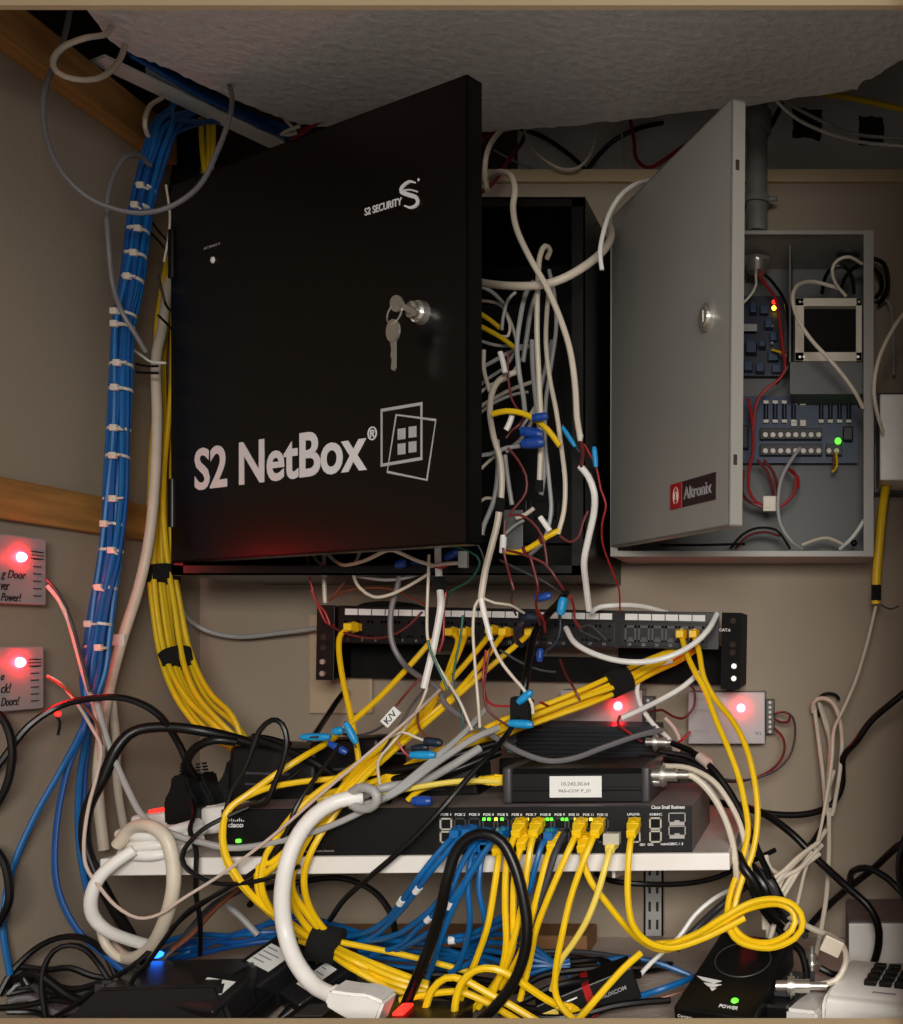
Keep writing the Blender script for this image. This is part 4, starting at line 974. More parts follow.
# ---- big white cord with plug in the foreground
k = cab('thick white power cord bowing before the switch with a white plug', 'white', 7.0, '362 797 .955, 338 801 .945, 315 815 .94, 297 838 .935, 286 868 .93, 282 902 .93, 286 935 .93, 296 962 .92, 314 985 .91, 334 996 .90', name='power_cable')
bm = bm_new(); o_ = k.org; a_, b_ = P(332, 994, .90)-o_, P(350, 1000, .90)-o_
cyl(bm, a_, b_, .0085, .0105, 18); obj('strain_relief', bm, M['white'], k.o)
bm = bm_new(); rot = Matrix.Rotation(R(16), 3, 'Y'); prism(bm, [(-.022, -.006), (-.008, -.010), (.006, -.013), (.021, -.013), (.023, .010), (.008, .012), (-.006, .009), (-.022, .007)], 'y', -.015, .013); bmesh.ops.bevel(bm, geom=bm.edges[:], offset=.0022, segments=2, affect='EDGES'); vs = bm.verts
for v in vs: v.co = rot @ (v.co*1.08) + (P(361, 1000, .90)-o_)
pl = obj('plug', bm, M['white'], k.o)
cab('light grey cord knotted around the top end of the thick white cord', 'lgrey', 4.2, '352 792 .95, 362 787 .94, 374 791 .935, 377 800 .935, 370 808 .94, 358 808 .945, 350 801 .955, 354 794 .96', name='power_cable')
cab('thick black cord looping over the switch ports down to the counter', 'blackc', 5.0, '404 1008 .95, 414 985 .945, 428 950 .94, 440 912 .935, 447 880 .93, 456 852 .93, 470 837 .93, 486 834 .93, 502 842 .93, 514 864 .928, 522 892 .926, 527 925 .925, 524 955 .925, 512 985 .925, 492 1010 .925, 470 1030 .93', name='power_cable')
cab('thin black cable slanting across the switch from the finned amplifier to the counter', 'blackc', 2.8, '532 700 1.06, 516 722 1.04, 496 748 1.0, 468 778 .975, 444 806 .96, 418 834 .955, 392 858 .955, 366 880 .96, 344 900 1.0, 330 920 1.03', name='power_cable')
cab('black cable hanging in an arch behind the shelf edge under the switch', 'blackc', 3.2, '250 905 1.05, 262 890 1.08, 300 882 1.1, 340 878 1.1, 372 890 1.1, 390 912 1.1, 396 935 1.1', name='power_cable')
cab('thin black cable running under the right part of the shelf', 'blackc', 3.0, '596 874 1.08, 612 881 1.06, 640 884 1.06, 680 884 1.08, 715 878 1.1, 750 862 1.12, 775 850 1.14', name='power_cable')
for i in range(3):
    cab('dark grey sleeve cable lying over the transformer bricks toward the converter', 'blackc', 4.2, '%d %d 1.03, 420 %d 1.03, 460 %d 1.04, 500 %d 1.06' % (385-i*8, 792-i*9, 782-i*8, 768-i*7, 752-i*5), name='power_cable', group='dark sleeves over the bricks')

# ---- yellow patch cords from the panel
k = cab('yellow patch cord from the leftmost panel port straight down', 'yellow', 2.9, '352 627 1.13, 341 634 1.12, 339 650 1.11, 343 680 1.09, 350 712 1.07, 356 742 1.05, 359 768 1.04, 352 790 1.03'); plug(k, 0, d=(0, 1, .0), body='yellow')
cab('long yellow patch cord slanting from the panel down to the left end of the switch', 'yellow', 3.1, '432 640 1.13, 412 663 1.12, 382 695 1.09, 352 722 1.06, 328 742 1.03, 303 757 1.0, 275 775 .985, 250 793 .97, 232 806 .962, 224 820 .958, 223 845 .955, 232 872 .952, 256 900 .96, 288 926 .98, 315 940 1.0')
fan = [('452 632 1.15, 458 640 1.14, 452 660 1.12, 440 690 1.09, 420 715 1.06, 388 742 1.03, 352 768 1.0, 318 792 .975, 296 812 .962, 276 838 .957, 264 862 .954, 262 890 .955, 278 918 .97, 318 944 1.0', 'yellow patch cord slanting down from the panel, first from the left of the fan'),
 ('466 632 1.15, 462 645 1.13, 446 680 1.1, 425 715 1.07, 392 745 1.04, 355 778 1.0, 322 808 .972, 300 835 .96, 290 865 .958, 290 895 .965, 302 920 .98, 325 945 1.0', 'yellow patch cord slanting down from the panel, second of the fan'),
 ('492 630 1.15, 484 642 1.13, 462 668 1.11, 438 694 1.09, 408 722 1.06, 372 755 1.02, 340 790 .985, 315 828 .965, 298 858 .958, 292 888 .962, 308 915 .98, 330 942 1.0', 'yellow patch cord slanting down from the panel, third of the fan'),
 ('505 632 1.15, 496 644 1.13, 478 668 1.11, 452 697 1.08, 418 725 1.06, 380 758 1.02, 348 790 .99, 322 822 .97, 300 845 .96, 272 868 .955, 262 880 .96, 268 905 .97, 312 938 1.0', 'yellow patch cord slanting down from the panel, fourth of the fan'),
 ('531 632 1.15, 520 642 1.13, 496 662 1.11, 466 688 1.09, 432 718 1.06, 392 752 1.02, 360 782 .99, 332 818 .97, 312 850 .96, 304 880 .965, 312 912 .98, 336 944 1.0', 'yellow patch cord slanting down from the panel, rightmost of the fan')]
for s, l in fan:
    k = cab(l, 'yellow', 3.0, s); plug(k, 0, d=(0, 1, 0), body='yellow')
cab('pale yellow cable with a thin shine crossing the switch lid into the white cord', 'ypale', 2.8, '318 800 .98, 340 796 .98, 362 794 .975, 400 790 .985, 430 785 .99, 462 781 1.0, 486 781 1.01, 502 782 1.01')
cab('thin yellow cable falling from the bricks past the left end of the switch', 'yellow', 2.9, '380 772 1.01, 340 778 1.0, 300 782 .985, 262 790 .975, 230 808 .962, 223 830 .954, 226 855 .95, 240 880 .95, 262 905 .96, 300 932 .98, 322 946 1.0')
cab('yellow cable hanging between the bricks and the switch front', 'yellow', 2.9, '345 800 .97, 318 822 .962, 292 845 .958, 272 862 .956, 258 868 .955, 262 900 .96, 290 930 .98, 322 942 1.0')
# ---- central yellow bundle
ctr3, T3, yb = bundle('yellow network cable in the strapped bundle under the right half of the patch panel', 'yellow cables of the centre bundle', 'yellow', 2.9,
  '700 640 1.22, 676 654 1.20, 648 666 1.17, 618 682 1.14, 585 697 1.12, 550 711 1.11, 518 722 1.10, 490 735 1.09, 460 750 1.08, 430 762 1.06, 405 774 1.04', 6, .0088, ends=['380 786 1.02, 352 798 1.0, 330 815 .98', '372 782 1.02, 340 790 1.0, 300 800 .99'], seed=9)
j = nearest(ctr3, 682, 617); strap('black fabric strap on the centre yellow bundle near the left glowing module', ctr3[j], T3[j], .0150, .024)
for y_, x_, cx_ in ((632, 681, 0), (632, 694, 1)):
    s = ('681 634 1.15, 686 652 1.13, 695 672 1.11, 705 690 1.10, 716 720 1.08, 728 748 1.06, 738 775 1.05, 744 800 1.04, 748 830 1.03, 742 860 1.02, 733 885 1.01, 728 905 1.0, 728 925 .99, 740 942 .98, 770 948 .97, 795 938 .965, 803 922 .965, 795 906 .97, 775 899 .975, 750 903 .98, 722 918 .98, 696 934 .985, 664 946 .99',
         '694 634 1.15, 699 652 1.135, 704 678 1.12, 716 700 1.11, 732 720 1.09, 744 742 1.07, 752 768 1.055, 757 800 1.04, 757 828 1.03, 752 855 1.02, 742 880 1.01, 735 905 1.0, 733 925 .995, 748 940 .985, 772 942 .975, 792 930 .97, 794 914 .975, 778 904 .98, 748 909 .99, 720 924 .99, 690 940 .995, 655 944 1.0')[cx_]
    k = cab(('yellow patch cord looping above the black power box, from the left of two ports', 'yellow patch cord looping above the black power box, from the rightmost panel port')[cx_], 'yellow', 3.1, s); plug(k, 0, d=(0, 1, 0), body='yellow')

# ---- blue patch cords from the switch
FY = .966
bl = ['458 832 F, 448 842 .952, 434 858 .945, 420 876 .945, 404 898 .96, 388 918 .98, 366 932 1.0, 330 940 1.03',
 '470 831 F, 456 842 .95, 444 856 .943, 430 872 .943, 414 894 .955, 396 916 .975, 374 936 1.0, 340 948 1.02',
 '474 834 F, 464 846 .95, 452 862 .942, 448 885 .942, 436 904 .95, 416 922 .965, 392 936 .985, 350 944 1.02',
 '484 834 F, 470 850 .95, 458 872 .944, 450 892 .944, 436 912 .955, 418 928 .97, 400 945 .99, 372 955 1.01',
 '488 844 F, 478 858 .95, 466 880 .945, 452 900 .945, 438 924 .955, 420 938 .97, 395 950 1.0, 360 950 1.02',
 '476 846 F, 470 862 .953, 468 890 .95, 470 918 .955, 466 945 .97, 455 970 .985, 436 985 1.0',
 '486 846 F, 481 862 .953, 479 890 .95, 484 915 .955, 486 940 .975, 474 960 .99, 450 972 1.0',
 '502 833 F, 492 842 .95, 478 862 .944, 462 890 .944, 446 925 .95, 434 960 .97, 425 985 .99',
 '551 834 F, 542 845 .95, 535 868 .945, 528 893 .95, 512 910 .96, 494 922 .975, 470 934 .99, 440 938 1.0, 400 936 1.02']
bll = ['blue patch cord from the leftmost used port of the switch', 'blue patch cord from the second used port, curving left', 'blue patch cord with a white band curving left below the shelf edge', 'blue patch cord curving left, just inside the black loop',
 'blue patch cord sweeping from the lower port row to the left', 'blue patch cord hanging straight down behind the black loop', 'blue patch cord hanging down right behind the black loop', 'long straight blue patch cord slanting left below the shelf', 'single blue patch cord between the yellow ones on the switch']
for i, s in enumerate(bl):
    k = cab(bll[i], 'blue', 2.7, s.replace('F', str(FY))); plug(k, 0, d=(0, 1, 0), body='blued')
    for t_, rf in {0: ((.42, 1.35),), 1: ((.36, 1.3),), 2: ((.26, 1.5),), 3: ((.5, 1.3),), 4: ((.3, 1.2),)}.get(i, ()): wrap(k, t_, .008, rf, 'paper')
k = cab('blue cable with a white paper flag running left behind the black loop', 'blue', 3.0, '540 905 1.02, 500 925 1.01, 470 938 1.0, 452 940 .995, 420 942 1.0, 390 940 1.01, 350 935 1.03'); wrap(k, .42, .006, 1.4, 'paper'); flag(k, .5, .008, .028, 'paper', ang=R(8))
for i in range(5):
    cab('blue network cable gathered on the counter under the middle of the shelf', 'blue', 2.9, '%d %d 1.06, 430 %d 1.06, 480 %d 1.05, 520 %d 1.04, 570 %d 1.05' % (330, 935+i*9, 946+i*7, 962-i*6, 975-i*9, 960+i*4), group='blue cables under the shelf')
cab('bright blue cable piece lying right of the small converter box', 'blue', 3.2, '610 1004 1.0, 640 996 1.0, 665 988 1.0, 700 975 1.03')
cab('bright blue cable piece lying behind the small converter box', 'blue', 3.0, '598 962 1.1, 625 958 1.1, 655 962 1.1, 690 975 1.1')
# ---- yellow patch cords from the switch
ys = [('500 846 .962, 498 862 .945, 494 890 .94, 488 925 .94, 478 955 .95, 466 985 .96, 455 1015 .96', 'yellow patch cord left of the black loop on the switch', 'yellow'),
 ('519 828 .962, 511 845 .945, 506 870 .94, 505 905 .94, 506 945 .945, 500 975 .955, 488 1005 .96', 'yellow patch cord, second from the left, dropping straight from the switch', 'yellow'),
 ('524 840 .962, 518 856 .95, 514 880 .945, 513 915 .945, 512 950 .95, 494 985 .965, 470 1012 .97', 'yellow patch cord tight behind the second one on the switch', 'yellow'),
 ('536 828 .962, 531 845 .945, 527 870 .94, 522 905 .94, 512 945 .945, 500 978 .955, 478 1008 .96', 'yellow patch cord just right of the top of the black loop', 'yellow'),
 ('554 842 .962, 547 858 .948, 540 885 .943, 532 915 .943, 522 950 .95, 500 988 .965', 'yellow patch cord right beside the single blue one', 'yellow'),
 ('579 828 .962, 571 845 .945, 560 870 .94, 548 898 .94, 536 930 .945, 530 960 .955, 520 1000 .96', 'yellow patch cord leaning left under the white printed label', 'yellow'),
 ('597 828 .962, 590 845 .945, 580 870 .94, 570 900 .94, 562 935 .94, 556 968 .945, 556 995 .95, 568 1014 .95, 590 1030 .95', 'yellow patch cord bending at the counter beside the small converter', 'yellow'),
 ('584 843 .962, 583 858 .955, 590 880 .955, 606 902 .96, 622 922 .97, 640 940 .98, 662 950 .985, 690 944 .985', 'yellow patch cord sweeping right under the shelf', 'yellow'),
 ('612 843 .962, 610 850 .95, 605 868 .942, 597 895 .94, 586 922 .94, 572 945 .945, 560 962 .95, 552 990 .96', 'pale yellow patch cord with a clear plug, fourth from the right', 'ypale'),
 ('633 828 .962, 630 845 .945, 628 870 .94, 628 900 .94, 633 925 .945, 648 942 .955, 672 948 .965, 700 940 .975, 722 930 .98, 745 918 .985', 'rightmost yellow patch cord of the switch, curving right to the coil', 'yellow')]
for s, l, m in ys:
    k = cab(l, m, 3.0, s); plug(k, 0, d=(0, .93, .35), body='clear' if m == 'ypale' else 'yellow')
    if m == 'ypale':
        bm = bm_new(); c = P(612, 838, .958)-k.org; box(bm, c-Vector((.0075, .005, .006)), c+Vector((.0075, .006, .005)), .001); obj('plug_housing', bm, M['clear'], k.o, smooth=False)
cab('dark grey patch cord between the yellow ones on the switch', 'dgrey', 3.2, '564 834 .966, 556 850 .95, 548 875 .945, 538 905 .945, 528 935 .955, 515 965 .97')
# ---- yellow on the counter
k = cab('yellow cable arch in the foreground ending in a yellow plug at the small converter', 'yellow', 3.4, '455 1035 .93, 455 1005 .93, 462 982 .93, 476 970 .93, 495 969 .93, 515 978 .935, 535 992 .945, 553 1003 .955, 566 1008 .965'); plug(k, 1, body='yellow')
cab('yellow cable arch in the foreground, left of the plugged one', 'yellow', 3.4, '425 1010 .94, 432 990 .94, 446 978 .94, 464 980 .94, 486 992 .94, 512 1006 .94, 545 1026 .94')
cab('yellow cable lying along the front edge from strap to arches', 'yellow', 3.2, '400 1000 .95, 430 994 .95, 460 992 .95, 486 1002 .95, 510 1016 .945, 530 1028 .94')
cab('yellow cable rising from the front edge to the right coil', 'yellow', 3.4, '560 1040 .94, 585 1012 .945, 604 990 .955, 624 968 .965, 641 953 .975')
for i in range(6):
    cab('yellow network cable fanning out of the strap on the counter', 'yellow', 3.1, '300 %.1f 1.0, 326 %.1f .995, 352 %.1f %.3f, 390 %.1f %.3f, 428 %.1f .98' % (934+i*1.3, 943+i*1.6, 955+i*2.6, .99-.008*(i % 3), 970+i*3+3*(i % 2), .985-.01*(i % 2), 984+i*3), group='yellow cables from the counter strap')
cab('yellow cable running level from the strap toward the blue cables', 'yellow', 2.9, '330 940 1.0, 360 946 1.0, 400 954 1.0, 440 964 1.0, 470 972 1.0')
strap('black fabric strap holding the yellow cables on the counter behind the thick white cord', P(326, 944, .995), (1, .1, -.2), .0175, .026)
for i, s in enumerate(('470 985 1.0, 510 992 1.0, 545 975 1.02, 600 968 1.04, 640 962 1.06', '450 950 1.1, 500 955 1.1, 560 962 1.1, 600 960 1.1, 615 968 1.08', '520 1002 .97, 560 985 .98, 600 980 1.0, 640 975 1.03', '380 985 .98, 430 975 1.0, 480 980 1.0, 530 990 .99', '300 975 1.02, 350 962 1.04, 400 972 1.04, 460 985 1.02', '500 1012 .96, 560 1018 .96, 620 1005 .98, 670 1000 1.0', '340 1000 .96, 400 990 .98, 470 1000 .98, 540 1010 .97')):
    cab('black cable lying in the tangle on the counter', 'blackc', 3.6, s, name='power_cable', group='black cables on the counter')
cab('thin brown wire lying in the bottom tangle left of the power box', 'brown', 1.5, '560 1012 .97, 600 1008 .98, 640 1002 .99, 672 995 1.0, 700 985 1.0', name='signal_wire', cat='wire')
# converter lead
k = cab('yellow cable running into the left end of the labelled converter', 'yellow', 2.9, '408 800 1.0, 420 790 1.0, 440 784 1.01, 470 782 1.015, 492 780 1.015'); plug(k, 1, d=(1, 0, 0), body='yellow')

# ---- coax, right of the switch
k = cab('white coaxial cable with a silver plug arching from the labelled converter down past the shelf', 'cream', 3.2, '676 774 1.01, 692 776 1.01, 708 790 1.01, 722 812 1.01, 732 840 1.01, 736 870 1.01, 736 900 1.03'); bnc(k.o, P(652, 775, 1.005)-k.org, (1, 0, 0), .024, .0068)
k = cab('black coaxial cable with a silver plug arching from the finned amplifier', 'blackc', 3.4, '672 743 1.1, 692 752 1.08, 712 768 1.06, 730 792 1.05, 746 822 1.04, 758 850 1.04, 770 878 1.05'); bnc(k.o, P(646, 742, 1.10)-k.org, (1, 0, -.02), .022, .0056); wrap(k, .28, .017, 1.5, 'pink')
cab('white cable arching right beside the white coaxial cable', 'cream', 2.8, '664 766 1.06, 688 768 1.05, 712 780 1.04, 728 800 1.03, 740 824 1.03, 746 850 1.03, 752 880 1.05')
cab('black cable following the coaxial cables down past the shelf end', 'blackc', 3.6, '640 758 1.1, 672 760 1.08, 700 768 1.07, 724 790 1.06, 742 820 1.06, 756 848 1.06, 775 885 1.07, 790 915 1.08', name='power_cable')
cab('second black cable following the coaxial cables, further behind', 'blackc', 3.0, '660 752 1.12, 690 758 1.12, 716 778 1.11, 738 806 1.1, 752 838 1.1, 765 866 1.1', name='power_cable')
cab('silver braided cable end behind the shelf end', 'lgrey', 2.4, '690 775 1.04, 704 783 1.04, 716 798 1.04, 728 824 1.04')
# ---- white cables around the panel
cab('white cable drooping across the right half of the patch panel front', 'white', 3.1, '566 628 1.14, 574 642 1.12, 590 652 1.11, 615 660 1.10, 642 662 1.10, 668 657 1.10, 692 645 1.11, 708 630 1.12, 717 614 1.14')
k = cab('white cable hooking down below the patch panel over the left glowing module', 'white', 2.7, '672 661 1.18, 655 666 1.17, 642 674 1.16, 637 690 1.16, 642 708 1.16, 654 725 1.16, 668 738 1.15, 676 752 1.14')
cab('straight white cable slanting from the left glowing module up to the panel', 'white', 3.0, '622 718 1.14, 640 710 1.14, 664 698 1.13, 684 686 1.13, 700 672 1.13')
cab('white cable lying on top of the patch panel', 'white', 2.8, '592 612 1.14, 600 607 1.15, 625 605 1.16, 646 607 1.18, 668 613 1.2')
cab('short pink white cable behind the white hook over the module', 'pink', 2.4, '665 718 1.2, 674 728 1.2, 680 742 1.2, 676 756 1.19')
for l, m, s in (('thin maroon wire looping from the terminals of the left glowing module', 'maroon', '648 712 1.22, 662 710 1.22, 672 716 1.21, 684 718 1.2, 694 706 1.2, 694 690 1.2, 688 684 1.2'),
              ('red wire crossing from the terminals to the coaxial cables', 'red', '648 742 1.18, 662 740 1.18, 678 742 1.18, 686 736 1.2, 690 732 1.22'),
              ('dark wire pair leaving the right glowing module terminals', 'dgrey', '774 714 1.25, 784 712 1.24, 793 718 1.23, 795 735 1.22, 790 755 1.21, 776 770 1.2, 752 779 1.19, 728 780 1.18, 706 772 1.17, 690 766 1.15'),
              ('maroon wire leaving the right glowing module terminals in a deep curve', 'maroon', '774 728 1.25, 783 738 1.24, 784 752 1.23, 776 766 1.22, 758 777 1.2, 732 782 1.19, 712 776 1.17'),
              ('thin maroon wire curling beside the dark pair', 'maroon', '774 718 1.252, 780 722 1.25, 788 722 1.24, 790 716 1.24'),
              ('thin red wire hanging from the left module to the amplifier plug', 'red', '620 716 1.14, 618 724 1.13, 628 732 1.12, 642 742 1.12')):
    cab(l, m, 1.5, s, name='signal_wire', cat='wire')

# ---- right side
cab('thick black power cable rising to the right photo edge', 'blackc', 3.9, '915 684 1.15, 898 698 1.15, 872 720 1.17, 856 742 1.18, 843 758 1.2, 842 785 1.21, 832 804 1.21, 812 813 1.2, 785 815 1.19, 755 811 1.18, 728 800 1.17', name='power_cable')
cab('thick black power cable falling right from the switch end to the telephone', 'blackc', 4.2, '700 800 1.18, 726 804 1.17, 760 812 1.15, 790 832 1.13, 818 860 1.12, 846 886 1.1, 868 906 1.09, 878 926 1.09, 878 948 1.10, 872 968 1.12', name='power_cable')
cab('black cable from the right photo edge sloping down to the counter', 'blackc', 4.0, '915 838 1.1, 898 846 1.1, 874 868 1.12, 846 890 1.14, 824 910 1.16, 806 930 1.17', name='power_cable')
cab('black cable hooking over and running to the right photo edge', 'blackc', 3.8, '850 882 1.12, 852 872 1.11, 866 868 1.1, 884 876 1.09, 902 892 1.08, 916 906 1.08', name='power_cable')
cab('black cable hanging vertically at the right photo edge above the telephone', 'blackc', 3.8, '906 836 1.05, 900 856 1.05, 900 880 1.05, 908 905 1.05', name='power_cable')
cab('thin black cable end coming out of the right wall bundle', 'blackc', 2.8, '828 812 1.22, 822 826 1.2, 812 842 1.2, 804 850 1.2', name='power_cable')
cab('black cable loop under the silver plug by the power box', 'blackc', 4.0, '786 940 1.05, 800 950 1.04, 806 968 1.03, 806 985 1.02', name='power_cable')
cab('black cable lying behind the telephone', 'blackc', 3.6, '820 968 1.1, 836 975 1.1, 856 972 1.12, 880 975 1.13, 905 970 1.13', name='power_cable')
cab('thick dark loop tie standing right of the shelf end', 'blackc', 5.0, '738 855 1.02, 744 868 1.01, 756 885 1.01, 764 905 1.02, 776 920 1.04', name='power_cable')
for i, (l, s) in enumerate((('left strand', '814 705 1.25, 818 735 1.24, 823 775 1.22, 826 815 1.2'), ('second strand', '820 704 1.26, 827 725 1.25, 831 755 1.24, 829 790 1.22, 830 818 1.2'),
       ('outer right strand', '813 712 1.25, 814 702 1.24, 822 698 1.235, 832 702 1.23, 839 716 1.22, 842 740 1.21, 840 770 1.2, 836 796 1.2, 832 815 1.2, 827 812 1.2, 828 792 1.2, 834 770 1.2'),
       ('inner strand', '818 700 1.26, 824 720 1.25, 830 745 1.25, 828 780 1.23, 826 805 1.22'))):
    cab('cream cable of the narrow coil hanging on the wall at the right, '+l, 'cream', 2.5, s)
bm = bm_new(); c_ = P(829, 700, 1.262); 
sweep(bm, [c_+Vector((math.cos(q)*.012, 0, math.sin(q)*.008)) for q in [math.pi*k_/16 for k_ in range(17)]]+[c_+Vector((-.012, 0, -.02))], .002, 8)
tag(obj('cable_hook', bm, M['blackm'], loc=(0, 0, 0)), 'black hook on the wall holding the cream cable coil', 'hook')
cab('thin cream cable running from the yellow lead down over the coil to the counter', 'cream', 1.9, '876 606 1.2, 868 640 1.2, 856 680 1.2, 842 712 1.19, 834 730 1.18, 832 760 1.17, 826 800 1.16, 818 840 1.14, 806 868 1.12, 800 892 1.1, 795 912 1.08, 785 930 1.06')
cab('cream cable falling straight from the coil to the counter', 'cream', 2.8, '829 815 1.2, 829 850 1.18, 827 890 1.15, 822 925 1.12, 816 955 1.1')
cab('cream cable twisting left from the coil to the tangle by the shelf', 'cream', 2.6, '826 830 1.17, 812 850 1.15, 796 862 1.12, 782 880 1.1, 776 900 1.08, 774 925 1.06, 768 945 1.05')
cab('second cream cable twisting left under the first by the shelf', 'cream', 2.6, '822 845 1.16, 806 862 1.14, 788 876 1.12, 770 868 1.1, 766 855 1.1')
cab('third cream cable crossing the tangle right of the shelf', 'cream', 2.4, '812 852 1.12, 798 872 1.1, 786 892 1.1, 772 915 1.08')
cab('pale cable with a sleeve slanting from the shelf upright to the counter', 'white', 2.4, '735 888 1.1, 715 898 1.08, 695 915 1.07, 678 938 1.06, 652 962 1.05, 640 975 1.05')
cab('dark cable slanting beside the pale sleeve cable', 'dgrey', 4.0, '748 885 1.12, 722 905 1.1, 700 925 1.1, 676 950 1.09', name='power_cable')
k = cab('white coaxial cable with a silver plug curving round beside the telephone', 'cream', 3.0, '814 986 .975, 836 980 .98, 846 962 .985, 844 948 1.0, 834 938 1.02, 815 930 1.04, 795 920 1.06, 776 910 1.08'); 
bnc(k.o, P(776, 986, .975)-k.org, (1, 0, 0), .032, .0068)
c = P(832, 945, 1.0)-k.org; bm = bm_new(); vs = box(bm, (-.010, -.006, -.008), (.010, .006, .008), .0015)
for v in vs: v.co = Matrix.Rotation(R(25), 3, 'Y') @ v.co + c
obj('cable_tag', bm, M['cream'], k.o, smooth=False)
bm = bm_new(); c_ = P(812, 966, 1.04)
k = cab('dark lead with an upright silver plug behind the power box', 'dgrey', 2.6, '812 985 1.04, 812 975 1.04, 812 968 1.04', name='coaxial_lead'); bnc(k.o, P(812, 970, 1.04)-k.org, (0, 0, 1), .016, .0046)
k = cab('short yellow lead hanging under the white junction box, taped black at its end', 'yellow', 5.2, '887 480 1.22, 883 505 1.21, 880 535 1.2, 877 570 1.2, 876 604 1.2'); wrap(k, .93, .018, 1.12, 'felt', 'tape_wrap')
cab('thin dark wire curling out of the taped yellow lead', 'dgrey', 1.0, '876 596 1.2, 880 604 1.2, 890 609 1.2, 899 606 1.2', name='signal_wire', cat='wire')
cab('white cable curving down beside the grey cabinet to the junction box', 'cream', 2.2, '915 305 1.14, 902 316 1.13, 888 338 1.12, 878 362 1.12, 874 388 1.12, 877 412 1.13, 883 432 1.15')
cab('thin grey cable behind the white one beside the grey cabinet', 'lgrey', 1.8, '872 300 1.26, 884 298 1.26, 891 310 1.26, 893 335 1.26, 894 375 1.26')
for s, l in (('873 258 1.25, 884 264 1.24, 888 280 1.24, 886 294 1.25, 878 304 1.26', 'outer'), ('873 268 1.25, 880 275 1.25, 882 288 1.25, 876 298 1.26', 'inner')):
    cab('black cable bulging past the right side of the grey cabinet, '+l, 'blackc', 2.8, s, name='power_cable')
cab('pale grey cable hanging just left of the yellow lead', 'lgrey', 1.4, '884 500 1.24, 882 540 1.24, 880 580 1.24')

# ---- inside the grey cabinet
cab('white cable looping out of the grey cabinet top and down across its right side', 'cream', 2.3, '838 288 1.2, 815 282 1.19, 800 284 1.17, 793 294 1.15, 794 308 1.14, 801 325 1.13, 813 342 1.13, 830 360 1.13, 845 378 1.135, 856 394 1.14, 863 408 1.15')
cab('white cable arching over the framed battery in the grey cabinet', 'cream', 1.9, '846 296 1.2, 836 284 1.19, 832 270 1.18, 838 260 1.18, 850 257 1.18, 862 264 1.19')
for s, l in (('822 294 1.21, 825 278 1.2, 832 268 1.19, 844 266 1.19, 852 278 1.2, 854 294 1.21', 'left'), ('840 292 1.22, 846 276 1.21, 854 268 1.21, 862 264 1.21', 'right')):
    cab('black cable arching above the framed battery, '+l, 'blackc', 2.3, s, name='power_cable')
cab('grey cable dropping from the terminal board to the floor of the grey cabinet', 'lgrey', 2.0, '800 448 1.22, 790 462 1.21, 781 480 1.2, 778 505 1.2, 781 525 1.2, 792 542 1.2, 802 549 1.21')
cab('pale cable curving along the floor of the grey cabinet', 'cream', 2.0, '802 545 1.22, 815 540 1.22, 828 538 1.22, 840 543 1.22, 848 547 1.22')
cab('white cable crossing the lower right corner of the grey cabinet', 'white', 2.2, '840 549 1.2, 850 540 1.19, 858 530 1.19, 864 520 1.19')
for s, m, l in (('757 272 1.24, 766 285 1.23, 776 300 1.22, 780 325 1.22, 783 350 1.22, 785 370 1.22, 776 382 1.22, 765 390 1.22, 756 405 1.22, 753 430 1.22', 'red', 'red wire dropping from the conduit past the upper circuit board'),
    ('760 270 1.24, 774 284 1.23, 786 305 1.22, 789 340 1.22, 787 368 1.22, 776 384 1.225', 'blackc', 'black wire dropping from the conduit past the upper circuit board'),
    ('748 398 1.22, 752 420 1.22, 753 450 1.22, 749 470 1.22, 749 490 1.22, 756 502 1.22, 766 506 1.22', 'red', 'red wire dropping past the terminal board to the white connector'),
    ('757 460 1.23, 766 470 1.23, 772 485 1.23, 774 500 1.23', 'maroon', 'maroon wire above the white connector'),
    ('764 460 1.23, 774 474 1.23, 778 492 1.23, 777 504 1.23', 'maroon', 'dark red wire just right of the maroon one'),
    ('790 470 1.23, 796 475 1.22, 795 490 1.22, 789 500 1.22, 780 507 1.22', 'red', 'red wire curving right of the white connector'),
    ('744 470 1.23, 742 492 1.23, 750 502 1.22, 765 508 1.22', 'maroon', 'dark red wire curving left of the white connector'),
    ('786 466 1.24, 792 472 1.23, 798 478 1.23, 798 488 1.23', 'red', 'short red wire under the terminal board')):
    k = cab(l+' in the grey cabinet', m, 1.9, s, name='signal_wire', cat='wire')
    if 'to the white connector' in l:
        bm = bm_new(); c = P(770, 504, 1.215)-k.org; box(bm, c-Vector((.008, .005, .009)), c+Vector((.008, .005, .009)), .001); box(bm, c+Vector((-.006, -.007, -.005)), c+Vector((.001, -.005, .003))); obj('connector', bm, M['cream'], k.o, smooth=False)
